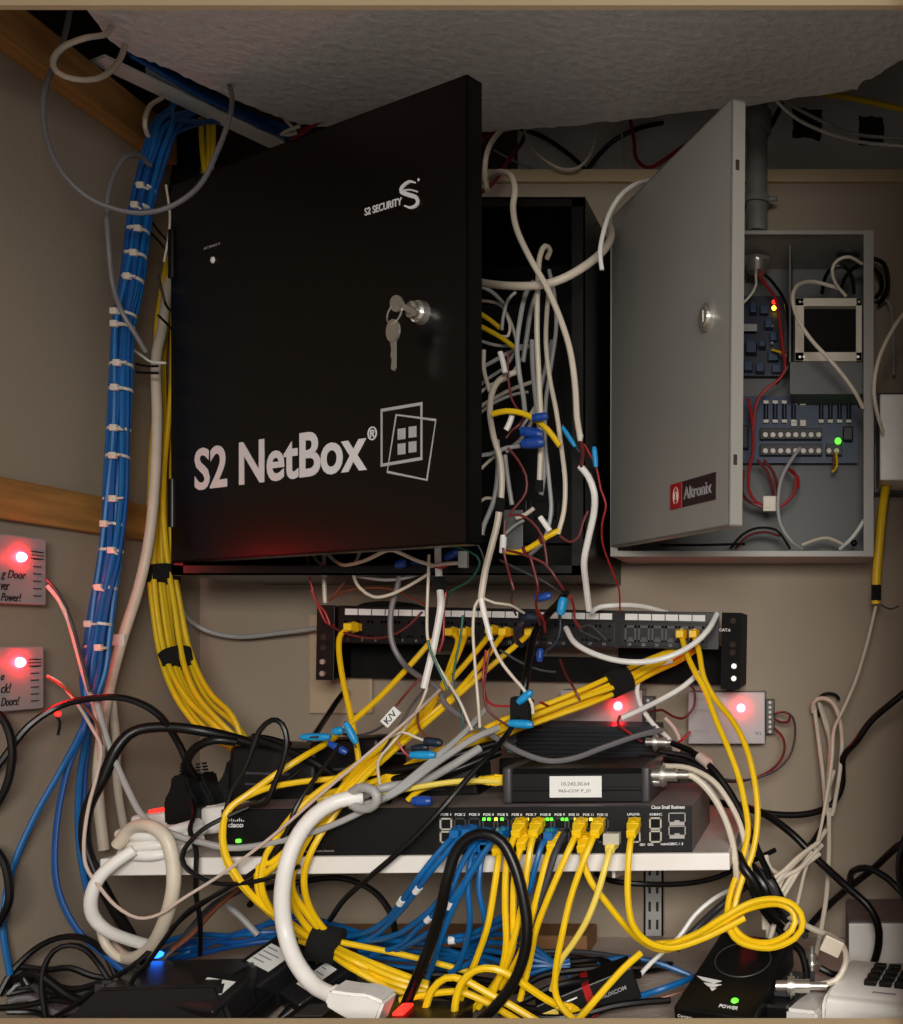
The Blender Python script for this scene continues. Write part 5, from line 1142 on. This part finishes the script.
for s, m, l in (('730 549 1.21, 742 535 1.21, 758 528 1.21, 776 530 1.21, 786 542 1.21, 790 549 1.21', 'blackc', 'black wire arching on the floor of the grey cabinet'),
    ('735 549 1.22, 748 536 1.22, 765 532 1.22, 780 536 1.22', 'maroon', 'maroon wire arching on the floor of the grey cabinet'),
    ('660 545 1.2, 700 545 1.2, 745 544 1.2', 'blackc', 'black wire lying along the floor of the grey cabinet'),
    ('755 268 1.24, 756 285 1.23, 750 296 1.23, 742 304 1.23', 'cream', 'cream wire hanging from the conduit nut of the grey cabinet'),
    ('834 455 1.24, 834 470 1.24', 'brown', 'short brown wire under the green light of the terminal board'), ('836 452 1.24, 837 466 1.24, 832 472 1.24', 'yellowd', 'short yellow wire under the green light of the terminal board'),
    ('772 350 1.24, 780 352 1.23, 786 356 1.23', 'yellow', 'short yellow wire at the edge of the upper circuit board')):
    cab(l, m, 1.5, s, name='signal_wire', cat='wire')
# ---- cables at the open cabinet
cab('thick twisted white cable swinging from the black cabinet to the grey cabinet', 'cream', 4.0, '470 280 1.10, 490 284 1.06, 515 286 1.03, 540 285 1.02, 562 279 1.02, 585 266 1.03, 602 252 1.05, 610 240 1.08, 611 230 1.12, 606 220 1.18', n=10)
cab('thin white cable hooked over the grey door down to the thick twisted one', 'white', 2.2, '662 184 1.14, 650 181 1.12, 636 184 1.08, 622 194 1.05, 611 210 1.03, 604 230 1.01, 600 252 1.0, 602 270 1.0')
cab('white cable hanging at the right edge of the black door top', 'cream', 2.8, '506 126 1.24, 496 136 1.2, 488 150 1.16, 485 168 1.14, 487 190 1.13')
k = cab('long white cable falling from the ledge across the open black cabinet', 'cream', 3.0, '490 178 1.12, 500 172 1.08, 511 176 1.05, 515 190 1.03, 513 208 1.02, 517 230 1.01, 530 258 1.0, 546 286 1.0, 560 318 1.0, 570 350 1.0, 575 385 1.0, 577 418 1.0, 580 436 1.0')
bm = bm_new(); c = P(580, 437, 1.0)-k.org; cyl(bm, c+Vector((0, 0, -.004)), c+Vector((0, 0, .002)), .0022, .0034, 8); obj('stripped_end', bm, M['tie'], k.o)
cab('white cable festoon under the ceiling board right of the black door', 'cream', 1.8, '523 120 1.28, 526 136 1.27, 534 150 1.26, 546 161 1.25, 562 169 1.25, 577 168 1.25, 588 158 1.26, 594 142 1.27, 595 118 1.28')
cab('thin grey wire along the upper wall right of the black door', 'lgrey', 1.345, '494 150 1.345, 512 160 1.345, 530 168 1.345, 548 173 1.345', name='signal_wire', cat='wire')
cab('black cable arching on the upper wall, left of the two', 'blackc', 3.0, '520 128 1.345, 545 138 1.345, 566 152 1.345, 582 166 1.345, 588 172 1.4', name='power_cable')
cab('black cable arching on the upper wall, right of the two', 'blackc', 3.0, '586 172 1.34, 598 156 1.34, 615 140 1.34, 640 128 1.34, 668 122 1.38', name='power_cable')
cab('red cable festoon under the ceiling board left of the grey door', 'red', 2.4, '630 118 1.32, 634 140 1.32, 636 158 1.32, 648 168 1.31, 664 160 1.31, 684 146 1.31, 702 136 1.31, 720 120 1.31')
cab('second red cable touching the ledge beside the black door', 'maroon', 2.4, '478 195 1.2, 494 182 1.22, 510 158 1.25, 522 142 1.28, 528 125 1.3')
cab('pinkish red cable under the ceiling board at the black door edge', 'red', 3.4, '478 142 1.26, 492 134 1.27, 510 128 1.28')
cab('thin cream vertical wire pair left of the red festoon', 'cream', 1.3, '618 122 1.33, 622 135 1.33, 624 160 1.33, 624 168 1.33', name='signal_wire', cat='wire')
cab('white cable running right along the upper wall, lower of two', 'white', 2.2, '776 100 1.2, 788 112 1.22, 806 124 1.24, 836 136 1.26, 868 143 1.28, 915 147 1.28')
cab('white cable running right along the upper wall, upper of two', 'lgrey', 2.2, '782 100 1.22, 800 110 1.24, 828 124 1.26, 860 135 1.28, 915 139 1.28')
cab('yellow cable crossing the top right corner above the ceiling board edge', 'yellowd', 3.6, '810 92 1.3, 845 97 1.28, 875 103 1.27, 915 112 1.25')
cab('black cable beside the conduit under the ceiling board', 'blackc', 3.4, '782 104 1.3, 774 120 1.28, 766 135 1.27, 762 150 1.27', name='power_cable')
# vertical group in the cabinet mouth
grp = [('547 258 1.08, 550 250 1.07, 545 246 1.06, 540 256 1.05, 538 280 1.04, 537 330 1.04, 539 380 1.04, 541 430 1.04, 539 492 1.05', 2.7, 'cream', 'tall cream cable with a bent top in the mouth of the black cabinet'),
 ('533 282 1.10, 525 296 1.08, 520 320 1.07, 517 345 1.07, 519 372 1.07, 523 395 1.08, 525 412 1.09', 2.5, 'lgrey', 'grey white cable curving left of the tall bent one in the black cabinet'),
 ('538 290 1.12, 531 310 1.12, 527 335 1.12, 523 362 1.12', 2.6, 'lgrey', 'short grey cable deep in the black cabinet'),
 ('550 280 1.09, 547 310 1.08, 546 345 1.07, 550 380 1.06, 556 410 1.05, 561 445 1.05, 565 480 1.04, 564 510 1.04, 558 534 1.04', 2.4, 'cream', 'cream cable running full height down the black cabinet mouth'),
 ('549 270 1.12, 555 300 1.11, 556 330 1.11, 551 365 1.1, 546 400 1.1, 545 440 1.09, 549 480 1.09, 551 512 1.09, 544 540 1.09, 530 555 1.1', 2.2, 'lgrey', 'pale grey cable weaving behind the full height one'),
 ('532 340 1.1, 533 370 1.1, 537 410 1.09, 541 440 1.09, 544 470 1.09, 541 495 1.09', 2.6, 'lgrey', 'grey cable directly behind the tall bent one'),
 ('516 372 1.08, 502 378 1.07, 493 390 1.06, 490 412 1.05, 494 438 1.04, 500 458 1.04, 502 480 1.04, 501 502 1.04', 3.0, 'cream', 'cream cable bowing left at the black door edge'),
 ('500 505 1.04, 497 525 1.04, 491 548 1.04, 485 572 1.04, 481 598 1.04', 3.4, 'cream', 'cream cable continuing below the black tape toward the panel'),
 ('497 440 1.08, 498 470 1.08, 494 500 1.08, 484 525 1.08, 482 535 1.08', 2.6, 'lgrey', 'grey cable behind the bowing cream one'),
 ('505 455 1.1, 508 480 1.1, 512 505 1.1', 2.4, 'lgrey', 'short grey cable right of the bowing cream one'),
 ('552 340 1.14, 545 370 1.14, 538 400 1.14, 530 425 1.14, 520 440 1.14, 506 452 1.14', 2.2, 'lgrey', 'slanting grey cable deep behind the vertical group')]
kk = {}
for i, (s, r_, m, l) in enumerate(grp): kk[i] = cab(l, m, r_, s)
wrap(kk[7], .02, .014, 1.345, 'felt', 'tape_wrap'); wrap(kk[0], .985, .012, 1.5, 'felt', 'tape_wrap')
k = cab('white cable hanging from the cabinet mouth to the top of the patch panel', 'white', 3.4, '580 466 1.03, 588 476 1.03, 594 492 1.03, 594 512 1.04, 588 540 1.05, 584 562 1.06, 586 585 1.08, 589 610 1.1')
cab('maroon wire linking the two white cable ends in the cabinet mouth', 'maroon', 1.9, '580 437 1.0, 583 452 1.01, 581 468 1.03', name='signal_wire', cat='wire')
# tangle behind the door edge
tg = ['472 372 1.12, 492 362 1.13, 510 352 1.14, 530 346 1.15', '472 400 1.12, 490 385 1.13, 508 378 1.14, 522 358 1.15', '472 394 1.1, 486 380 1.12, 506 366 1.13, 518 345 1.14', '472 412 1.12, 488 402 1.13, 510 390 1.14, 532 382 1.15', '472 420 1.12, 492 404 1.12, 512 395 1.13, 528 392 1.14',
      '472 478 1.08, 488 462 1.09, 502 450 1.1', '472 456 1.08, 490 454 1.08, 506 448 1.08, 520 446 1.08', '478 300 1.14, 500 305 1.14, 512 325 1.14, 518 350 1.14', '472 338 1.13, 495 345 1.13, 515 346 1.14, 535 345 1.15', '484 350 1.1, 484 370 1.1, 490 392 1.1', '516 292 1.1, 508 300 1.1, 503 318 1.1, 502 330 1.1', '505 310 1.12, 510 325 1.12, 508 336 1.12, 501 336 1.12', '476 284 1.12, 492 292 1.12, 504 304 1.12',
      '472 508 1.1, 486 498 1.1, 496 500 1.1', '520 430 1.1, 528 418 1.1, 536 405 1.1', '516 518 1.08, 526 514 1.08, 534 508 1.08', '504 535 1.09, 514 526 1.09, 524 520 1.09']
for i, s in enumerate(tg): cab('grey white wire in the tangle behind the edge of the black door', ('lgrey', 'cream')[i % 2], 1.7 if i % 3 else 2.2, s, name='signal_wire', cat='wire', group='tangle behind the black door edge')
for i, s in enumerate(('472 308 1.12, 490 320 1.12, 500 328 1.12', '472 322 1.11, 488 330 1.11, 502 338 1.11, 518 350 1.11')): cab('yellow wire in the tangle behind the black door edge, '+('upper', 'lower')[i], 'yellowd', 2.6, s, name='signal_wire', cat='wire')
k1 = cab('yellow cable arching across the middle of the cabinet mouth', 'yellow', 2.9, '492 414 1.03, 506 411 1.03, 522 413 1.03, 536 420 1.03, 548 430 1.03, 560 446 1.03')
crimp(k1, 540, 417, 1.02, 8, .015, .0042); crimp(k1, 532, 433, 1.02, -10, .022, .0055); crimp(k1, 533, 443, 1.015, 5, .022, .0055)
k2 = cab('yellow cable curving along the bottom of the cabinet mouth with two ties', 'yellow', 2.9, '502 551 1.06, 520 552 1.05, 536 544 1.045, 548 536 1.04, 560 530 1.04'); wrap(k2, .45, .003, 1.6, 'maroon', 'tie'); wrap(k2, .72, .003, 1.6, 'maroon', 'tie')
k3 = cab('dark wire with a cyan sleeve slanting right in the cabinet mouth', 'dgrey', 1.2, '562 425 1.02, 570 437 1.02, 578 450 1.02, 584 452 1.02', name='signal_wire', cat='wire'); crimp(k3, 569, 437, 1.015, -57, .023, .0024, 'cyan')
k4 = cab('red wire with a cyan sleeve hanging past the edge of the grey door', 'red', 1.0, '584 444 1.02, 592 458 1.02, 597 470 1.02, 601 490 1.02, 606 505 1.02, 602 525 1.03, 603 545 1.05, 612 570 1.08, 619 590 1.1, 620 612 1.14', name='signal_wire', cat='wire'); crimp(k4, 595, 457, 1.015, 95, .020, .0027, 'cyan')
reds = ['508 352 1.06, 508 375 1.06, 512 400 1.06, 520 412 1.06', '506 438 1.06, 512 430 1.06, 520 424 1.06, 526 412 1.07', '508 448 1.04, 518 460 1.04, 526 476 1.04, 526 492 1.04, 518 504 1.04, 509 514 1.04', '508 516 1.03, 520 515 1.03, 532 522 1.03, 542 536 1.03, 546 555 1.03, 547 566 1.03',
 '503 548 1.02, 506 562 1.02, 511 580 1.03, 514 590 1.03', '530 556 1.02, 534 570 1.02, 538 588 1.02, 536 604 1.04, 540 625 1.08', '506 550 1.03, 525 555 1.02, 545 564 1.02, 556 578 1.02, 564 590 1.03', '560 536 1.03, 570 542 1.03, 579 536 1.03, 583 522 1.03, 588 511 1.03', '538 610 1.05, 544 622 1.07, 545 632 1.1', '571 596 1.04, 574 608 1.06, 575 620 1.1, 580 628 1.12', '560 660 1.15, 566 675 1.12, 574 688 1.1, 580 700 1.1', '505 520 1.03, 504 535 1.03, 503 548 1.03']
for s in reds: cab('thin red wire curling in the mouth of the black cabinet and below it', 'red' if len(s) % 2 else 'maroon', 1.345, s, name='signal_wire', cat='wire', group='thin red wires of the black cabinet')
for i, s in enumerate(('478 545 1.06, 484 560 1.06, 480 585 1.05', '512 590 1.08, 512 605 1.1, 516 615 1.14', '500 560 1.05, 520 570 1.04, 545 582 1.04, 562 594 1.05', '600 640 1.14, 580 630 1.14, 590 625 1.14, 606 640 1.14')):
    cab('thin dark wire hanging below the cabinet mouth', 'dgrey', 1.1, s, name='signal_wire', cat='wire', group='thin dark wires below the cabinet')
flagc = cab('white labelled wire stub hanging in the cabinet mouth', 'white', 2.6, '503 535 1.03, 503 545 1.03, 502 552 1.03', name='signal_wire', cat='wire'); wrap(flagc, .5, .016, 1.3, 'paper')
for i, s in enumerate(('500 352 1.05, 503 362 1.05, 505 373 1.05', '512 415 1.04, 510 422 1.04, 506 430 1.04', '540 517 1.03, 545 524 1.03, 550 531 1.03')):
    cab('white wire end with printed sleeve, '+('upper one in the tangle', 'middle one left of the blue splices', 'lower one above the yellow curve'), 'white', 2.8, s, name='signal_wire', cat='wire') if False else cab('white wire end, '+('upper one in the tangle behind the door edge', 'middle one left of the blue splices', 'lower one above the bottom yellow curve')[i], 'white', 2.8, s, name='signal_wire', cat='wire')
# below the cabinet
kb_ = cab('black cable with blue and cyan splices above the patch panel', 'blackc', 4.0, '566 592 1.06, 560 602 1.07, 550 612 1.09, 542 622 1.11, 534 636 1.1, 530 655 1.08, 526 680 1.05, 523 700 1.05', name='signal_wire', cat='wire')
crimp(kb_, 543, 597, 1.05, 12, .017, .0042); crimp(kb_, 562, 606, 1.05, 80, .018, .0048, 'cyan'); crimp(kb_, 532, 617, 1.09, -5, .02, .006, 'navy'); crimp(kb_, 540, 655, 1.1, 85, .014, .0038, 'crimpb')
crimp(kb_, 525, 697, 1.04, 40, .018, .0042, 'cyan'); crimp(kb_, 521, 724, 1.03, -4, .024, .0044, 'cyan')
bm = bm_new(); c = P(521, 710, 1.05)-kb_.org; vs = box(bm, c-Vector((.010, .008, .014)), c+Vector((.010, .008, .014)), .004); obj('tape_wrap', bm, M['felt'], kb_.o)
k5 = cab('navy cable curving into the patch panel among the yellow plugs', 'navy', 3.0, '526 618 1.1, 518 628 1.1, 516 640 1.12, 522 646 1.13')
k6 = cab('dark blue wire hanging right of the black spliced cable', 'navy', 1.7, '560 612 1.09, 560 630 1.09, 556 642 1.09, 545 652 1.09', name='signal_wire', cat='wire')
lo = [('326 552 1.12, 334 560 1.1, 345 565 1.08, 366 560 1.06, 388 550 1.05, 400 553 1.05, 418 561 1.05, 432 565 1.05', 'cream', 2.0, 'cream wire swagged under the bottom edge of the black door'),
 ('362 548 1.12, 356 562 1.1, 354 576 1.09, 360 588 1.08, 374 597 1.08, 392 594 1.08, 412 584 1.08, 430 573 1.08', 'cream', 1.7, 'cream wire looping deepest under the black door'),
 ('312 552 1.14, 318 562 1.13, 335 571 1.12, 362 577 1.11, 388 580 1.1, 410 577 1.1, 430 570 1.1', 'lgrey', 1.7, 'grey wire swagged level under the black door'),
 ('324 548 1.15, 324 575 1.15, 325 603 1.15', 'cream', 2.3, 'straight cream cable dropping to the left end of the patch panel'),
 ('438 540 1.08, 438 560 1.07, 440 590 1.06, 441 605 1.05, 438 625 1.05, 433 650 1.05, 427 675 1.05, 424 688 1.05', 'white', 3.6, 'white cable with a black wrap hanging in front of the patch panel'),
 ('429 555 1.05, 428 585 1.04, 427 615 1.04, 428 640 1.04, 436 662 1.04, 448 682 1.04, 460 702 1.03, 472 730 1.03', 'cream', 1.5, 'thin cream wire hanging just left of the wrapped white cable'),
 ('481 598 1.04, 475 606 1.04, 473 630 1.04, 475 665 1.04, 478 700 1.04, 480 728 1.03', 'cream', 1.5, 'thin cream wire hanging straight from the stripped cable end'),
 ('482 598 1.04, 486 615 1.04, 491 640 1.04, 500 660 1.04, 512 676 1.04, 524 690 1.04, 532 704 1.04, 533 714 1.04', 'cream', 1.7, 'cream wire slanting right from the stripped cable end'),
 ('483 598 1.04, 495 603 1.04, 510 605 1.05, 524 613 1.07', 'cream', 1.345, 'short cream wire reaching right from the stripped cable end'),
 ('427 688 1.04, 420 705 1.03, 405 728 1.01, 388 748 1.0, 378 762 .99, 380 785 .98, 382 792 .98', 'cream', 1.3, 'thin cream wire bending down onto the knotted white cord'),
 ('388 738 1.0, 402 732 1.0, 415 737 1.0, 428 742 1.0', 'cream', 1.3, 'short cream wire reaching the navy splice above the bricks'),
 ('430 566 1.06, 445 564 1.06, 460 563 1.06, 466 565 1.06', 'pink', 2.0, 'pinkish wire reaching the small connector below the door edge')]
for s, m, r_, l in lo:
    k = cab(l, m, r_, s, name='signal_wire' if r_ < 2 else 'network_cable', cat='wire' if r_ < 2 else 'cable')
    if 'black wrap' in l: wrap(k, .33, .014, 1.7, 'felt', 'tape_wrap')
    if 'navy splice' in l: crimp(k, 433, 742, 1.0, -8, .017, .0044, 'navy')
    if 'small connector' in l:
        bm = bm_new(); c = P(464, 560, 1.06)-k.org; box(bm, c-Vector((.005, .004, .008)), c+Vector((.004, .004, .009)), .001); obj('connector', bm, M['lgrey'], k.o, smooth=False)
        crimp(k, 452, 555, 1.08, 25, .016, .0044)
k = cab('white stripped section of the cream cable fanning into thin wires', 'white', 2.6, '481 597 1.04, 483 610 1.04, 487 625 1.04, 491 640 1.04', name='signal_wire', cat='wire')
rb = [('307 555 1.14, 309 575 1.14, 316 600 1.14, 326 622 1.14, 335 626 1.14', 'red', 'red wire dropping at the left end of the patch panel, left one'), ('311 590 1.13, 318 604 1.13, 325 612 1.13, 330 625 1.13', 'red', 'red wire dropping at the left end of the patch panel, right one'),
 ('330 625 1.13, 345 633 1.12, 368 638 1.12, 390 636 1.12, 408 626 1.12, 422 612 1.12', 'maroon', 'maroon wire sagging across the left half of the patch panel'),
 ('330 600 1.14, 345 591 1.13, 366 588 1.13, 390 589 1.13, 410 597 1.13, 428 606 1.12', 'brown', 'brown wire arching above the left half of the patch panel'),
 ('333 598 1.15, 338 590 1.15, 345 582 1.15', 'brown', 'short brown wire under the door at the panel left end'),
 ('446 590 1.07, 444 612 1.07, 443 640 1.07, 438 652 1.07', 'red', 'red wire running beside the wrapped white cable'),
 ('432 565 1.06, 440 568 1.06, 452 563 1.06', 'red', 'short red wire across the white cable under the door'),
 ('450 545 1.08, 470 552 1.07, 480 562 1.07, 470 580 1.08, 450 592 1.09, 446 605 1.1', 'green', 'dark green wire looping under the near corner of the black door'),
 ('428 640 1.035, 430 650 1.035, 438 668 1.035, 448 690 1.035', 'green', 'thin green wire beside the cream one in front of the panel'),
 ('463 615 1.06, 460 640 1.06, 455 665 1.06, 453 690 1.06, 462 712 1.05, 463 730 1.05', 'green', 'green wire hanging straight among the yellow fan'),
 ('493 640 1.06, 488 660 1.06, 484 690 1.05, 488 710 1.05, 502 722 1.05, 512 728 1.05', 'maroon', 'maroon wire bending right above the finned amplifier'),
 ('486 650 1.06, 483 680 1.06, 488 702 1.05, 500 706 1.05, 512 706 1.05', 'red', 'short red wire reaching the black taped splice'),
 ('500 650 1.08, 520 662 1.08, 540 670 1.08, 556 672 1.08', 'dgrey', 'thin grey wire in front of the black back plate'),
 ('420 678 1.05, 405 695 1.04, 396 706 1.03, 388 716 1.03', 'maroon', 'maroon wire with a white paper tag above the bricks'),
 ('386 724 1.03, 372 732 1.03, 355 736 1.03, 340 733 1.03', 'dgrey', 'dark wire from the paper tag to the cyan splices'),
 ('424 690 1.04, 412 705 1.03, 398 728 1.02, 382 752 1.0', 'dgrey', 'dark wire fanning left from the pink connector end'),
 ('425 690 1.04, 418 712 1.03, 420 730 1.02, 432 740 1.01', 'brown', 'brown wire fanning down from the pink connector end'),
 ('398 742 1.0, 404 752 1.0, 412 758 1.0', 'red', 'red wire among the yellow cables above the bricks'),
 ('540 702 1.0, 548 706 1.02', 'red', 'tiny red wire at the taped splice')]
for s, m, l in rb:
    k = cab(l, m, 1.3, s, name='signal_wire', cat='wire')
    if 'paper tag' in l and m == 'maroon':
        bm = bm_new(); vs = box(bm, (-.010, -.0015, -.005), (.010, .0015, .005), .0006); c = P(391, 717, 1.02)-k.org
        for v in vs: v.co = Matrix.Rotation(R(-48), 3, 'Y') @ v.co + c
        tg_ = obj('paper_tag', bm, M['paper'], k.o, smooth=False)
        u_ = Vector((math.cos(R(48)), 0, math.sin(R(48)))); v_ = Vector((-math.sin(R(48)), 0, math.cos(R(48))))
        lettering('K/V', M['pen'], tg_, c+Vector((0, -.0016, 0))-u_*.007-v_*.0032, u_, v_, w=.014, h=.0062, bold=.01)
cy = [('318 737 .995, 300 738 1.0', (316, 737, 1.0, 0, .028, .0038), 'cyan', 'level cyan sleeved wire above the left bricks'), ('345 722 1.0, 352 738 .99, 356 748 .99', (351, 733, .985, -62, .022, .0036), 'cyan', 'cyan sleeved wire slanting across the leftmost yellow patch cord'),
 ('345 730 1.01, 334 731 1.01', (338, 731, 1.0, 10, .010, .004), 'cyan', 'short cyan sleeved wire between the two other cyan ones'), ('328 742 1.01, 345 752 1.01', (338, 748, 1.0, -28, .020, .0036), 'crimpb', 'blue sleeved wire under the level cyan one'),
 ('395 753 1.0, 410 754 1.0, 430 755 1.0', (423, 755, .99, 0, .024, .004), 'cyan', 'level cyan sleeved wire above the low brick'), ('405 750 1.02, 420 748 1.02', (420, 748, 1.01, 5, .016, .004), 'navy', 'navy sleeved wire just above the level cyan one on the low brick'),
 ('420 798 .985, 424 802 .985', (422, 801, .98, 0, .018, .005), 'crimpb', 'blue splice lying on the switch lid beside the yellow lead'),
 ('396 568 1.1, 404 572 1.1', (401, 564, 1.08, 15, .011, .005), 'crimpb', 'blue splice hanging under the black door, left of two'), ('410 556 1.1, 415 566 1.1', (417, 566, 1.09, -25, .014, .0036), 'crimpb', 'blue splice hanging under the black door, right of two')]
for s, a_, m, l in cy:
    k = cab(l, 'dgrey', 1.1, s, name='signal_wire', cat='wire'); crimp(k, *a_[:3], a_[3], a_[4], a_[5], m)

# ================================================================= light and camera
def area(name, loc, target, w, h, power, col):
    l = bpy.data.lights.new(name, 'AREA'); l.shape = 'RECTANGLE'; l.size = w; l.size_y = h; l.energy = power; l.color = col
    o = bpy.data.objects.new(name, l); C.objects.link(o); o.location = loc
    o.rotation_euler = (Vector(target)-Vector(loc)).to_track_quat('-Z', 'Y').to_euler()
    return o
area('ceiling_lamp', (.15, -.5, 2.62), (-.25, 1.25, 1.35), 1.3, .7, LAMP, (1., .93, .86))
o_ = area('front_key_light', (.16, -.55, 1.72), (.05, .20, .80), .5, .35, FRONT_KEY, (1., .95, .89)); o_.data.spread = R(135)  # unseen low front light, added to brighten the lower half
w = bpy.data.worlds.new('World'); bpy.context.scene.world = w; w.use_nodes = True
nt = w.node_tree; bg = nt.nodes['Background']; bg.inputs[1].default_value = AMB
tc = nt.nodes.new('ShaderNodeTexCoord'); sp = nt.nodes.new('ShaderNodeSeparateXYZ'); rp = nt.nodes.new('ShaderNodeValToRGB')
mr = nt.nodes.new('ShaderNodeMapRange'); mr.inputs[1].default_value = -1; mr.inputs[2].default_value = 1
nt.links.new(tc.outputs['Generated'], sp.inputs[0]); nt.links.new(sp.outputs['Z'], mr.inputs[0]); nt.links.new(mr.outputs[0], rp.inputs[0])
rp.color_ramp.elements[0].position = .3; rp.color_ramp.elements[0].color = (1.0, .95, .91, 1)     # lit floor of the room outside
rp.color_ramp.elements[1].position = .7; rp.color_ramp.elements[1].color = (.10, .095, .09, 1)
nt.links.new(rp.outputs[0], bg.inputs[0])
cam = bpy.data.cameras.new('Camera'); co_ = bpy.data.objects.new('Camera', cam); C.objects.link(co_)
co_.location = (0, 0, EYE); co_.rotation_euler = (R(90), 0, 0)
cam.sensor_fit = 'HORIZONTAL'; cam.sensor_width = 36; cam.lens = 36*F/903
cam.shift_x = -(CX-451.5)/903; cam.shift_y = (CY-512)/903; cam.clip_start = .05; cam.clip_end = 50
sc = bpy.context.scene; sc.camera = co_
sc.view_settings.view_transform = 'Standard'; sc.view_settings.look = 'None'; sc.view_settings.gamma = 1; sc.view_settings.exposure = 0
sc.view_settings.use_curve_mapping = False
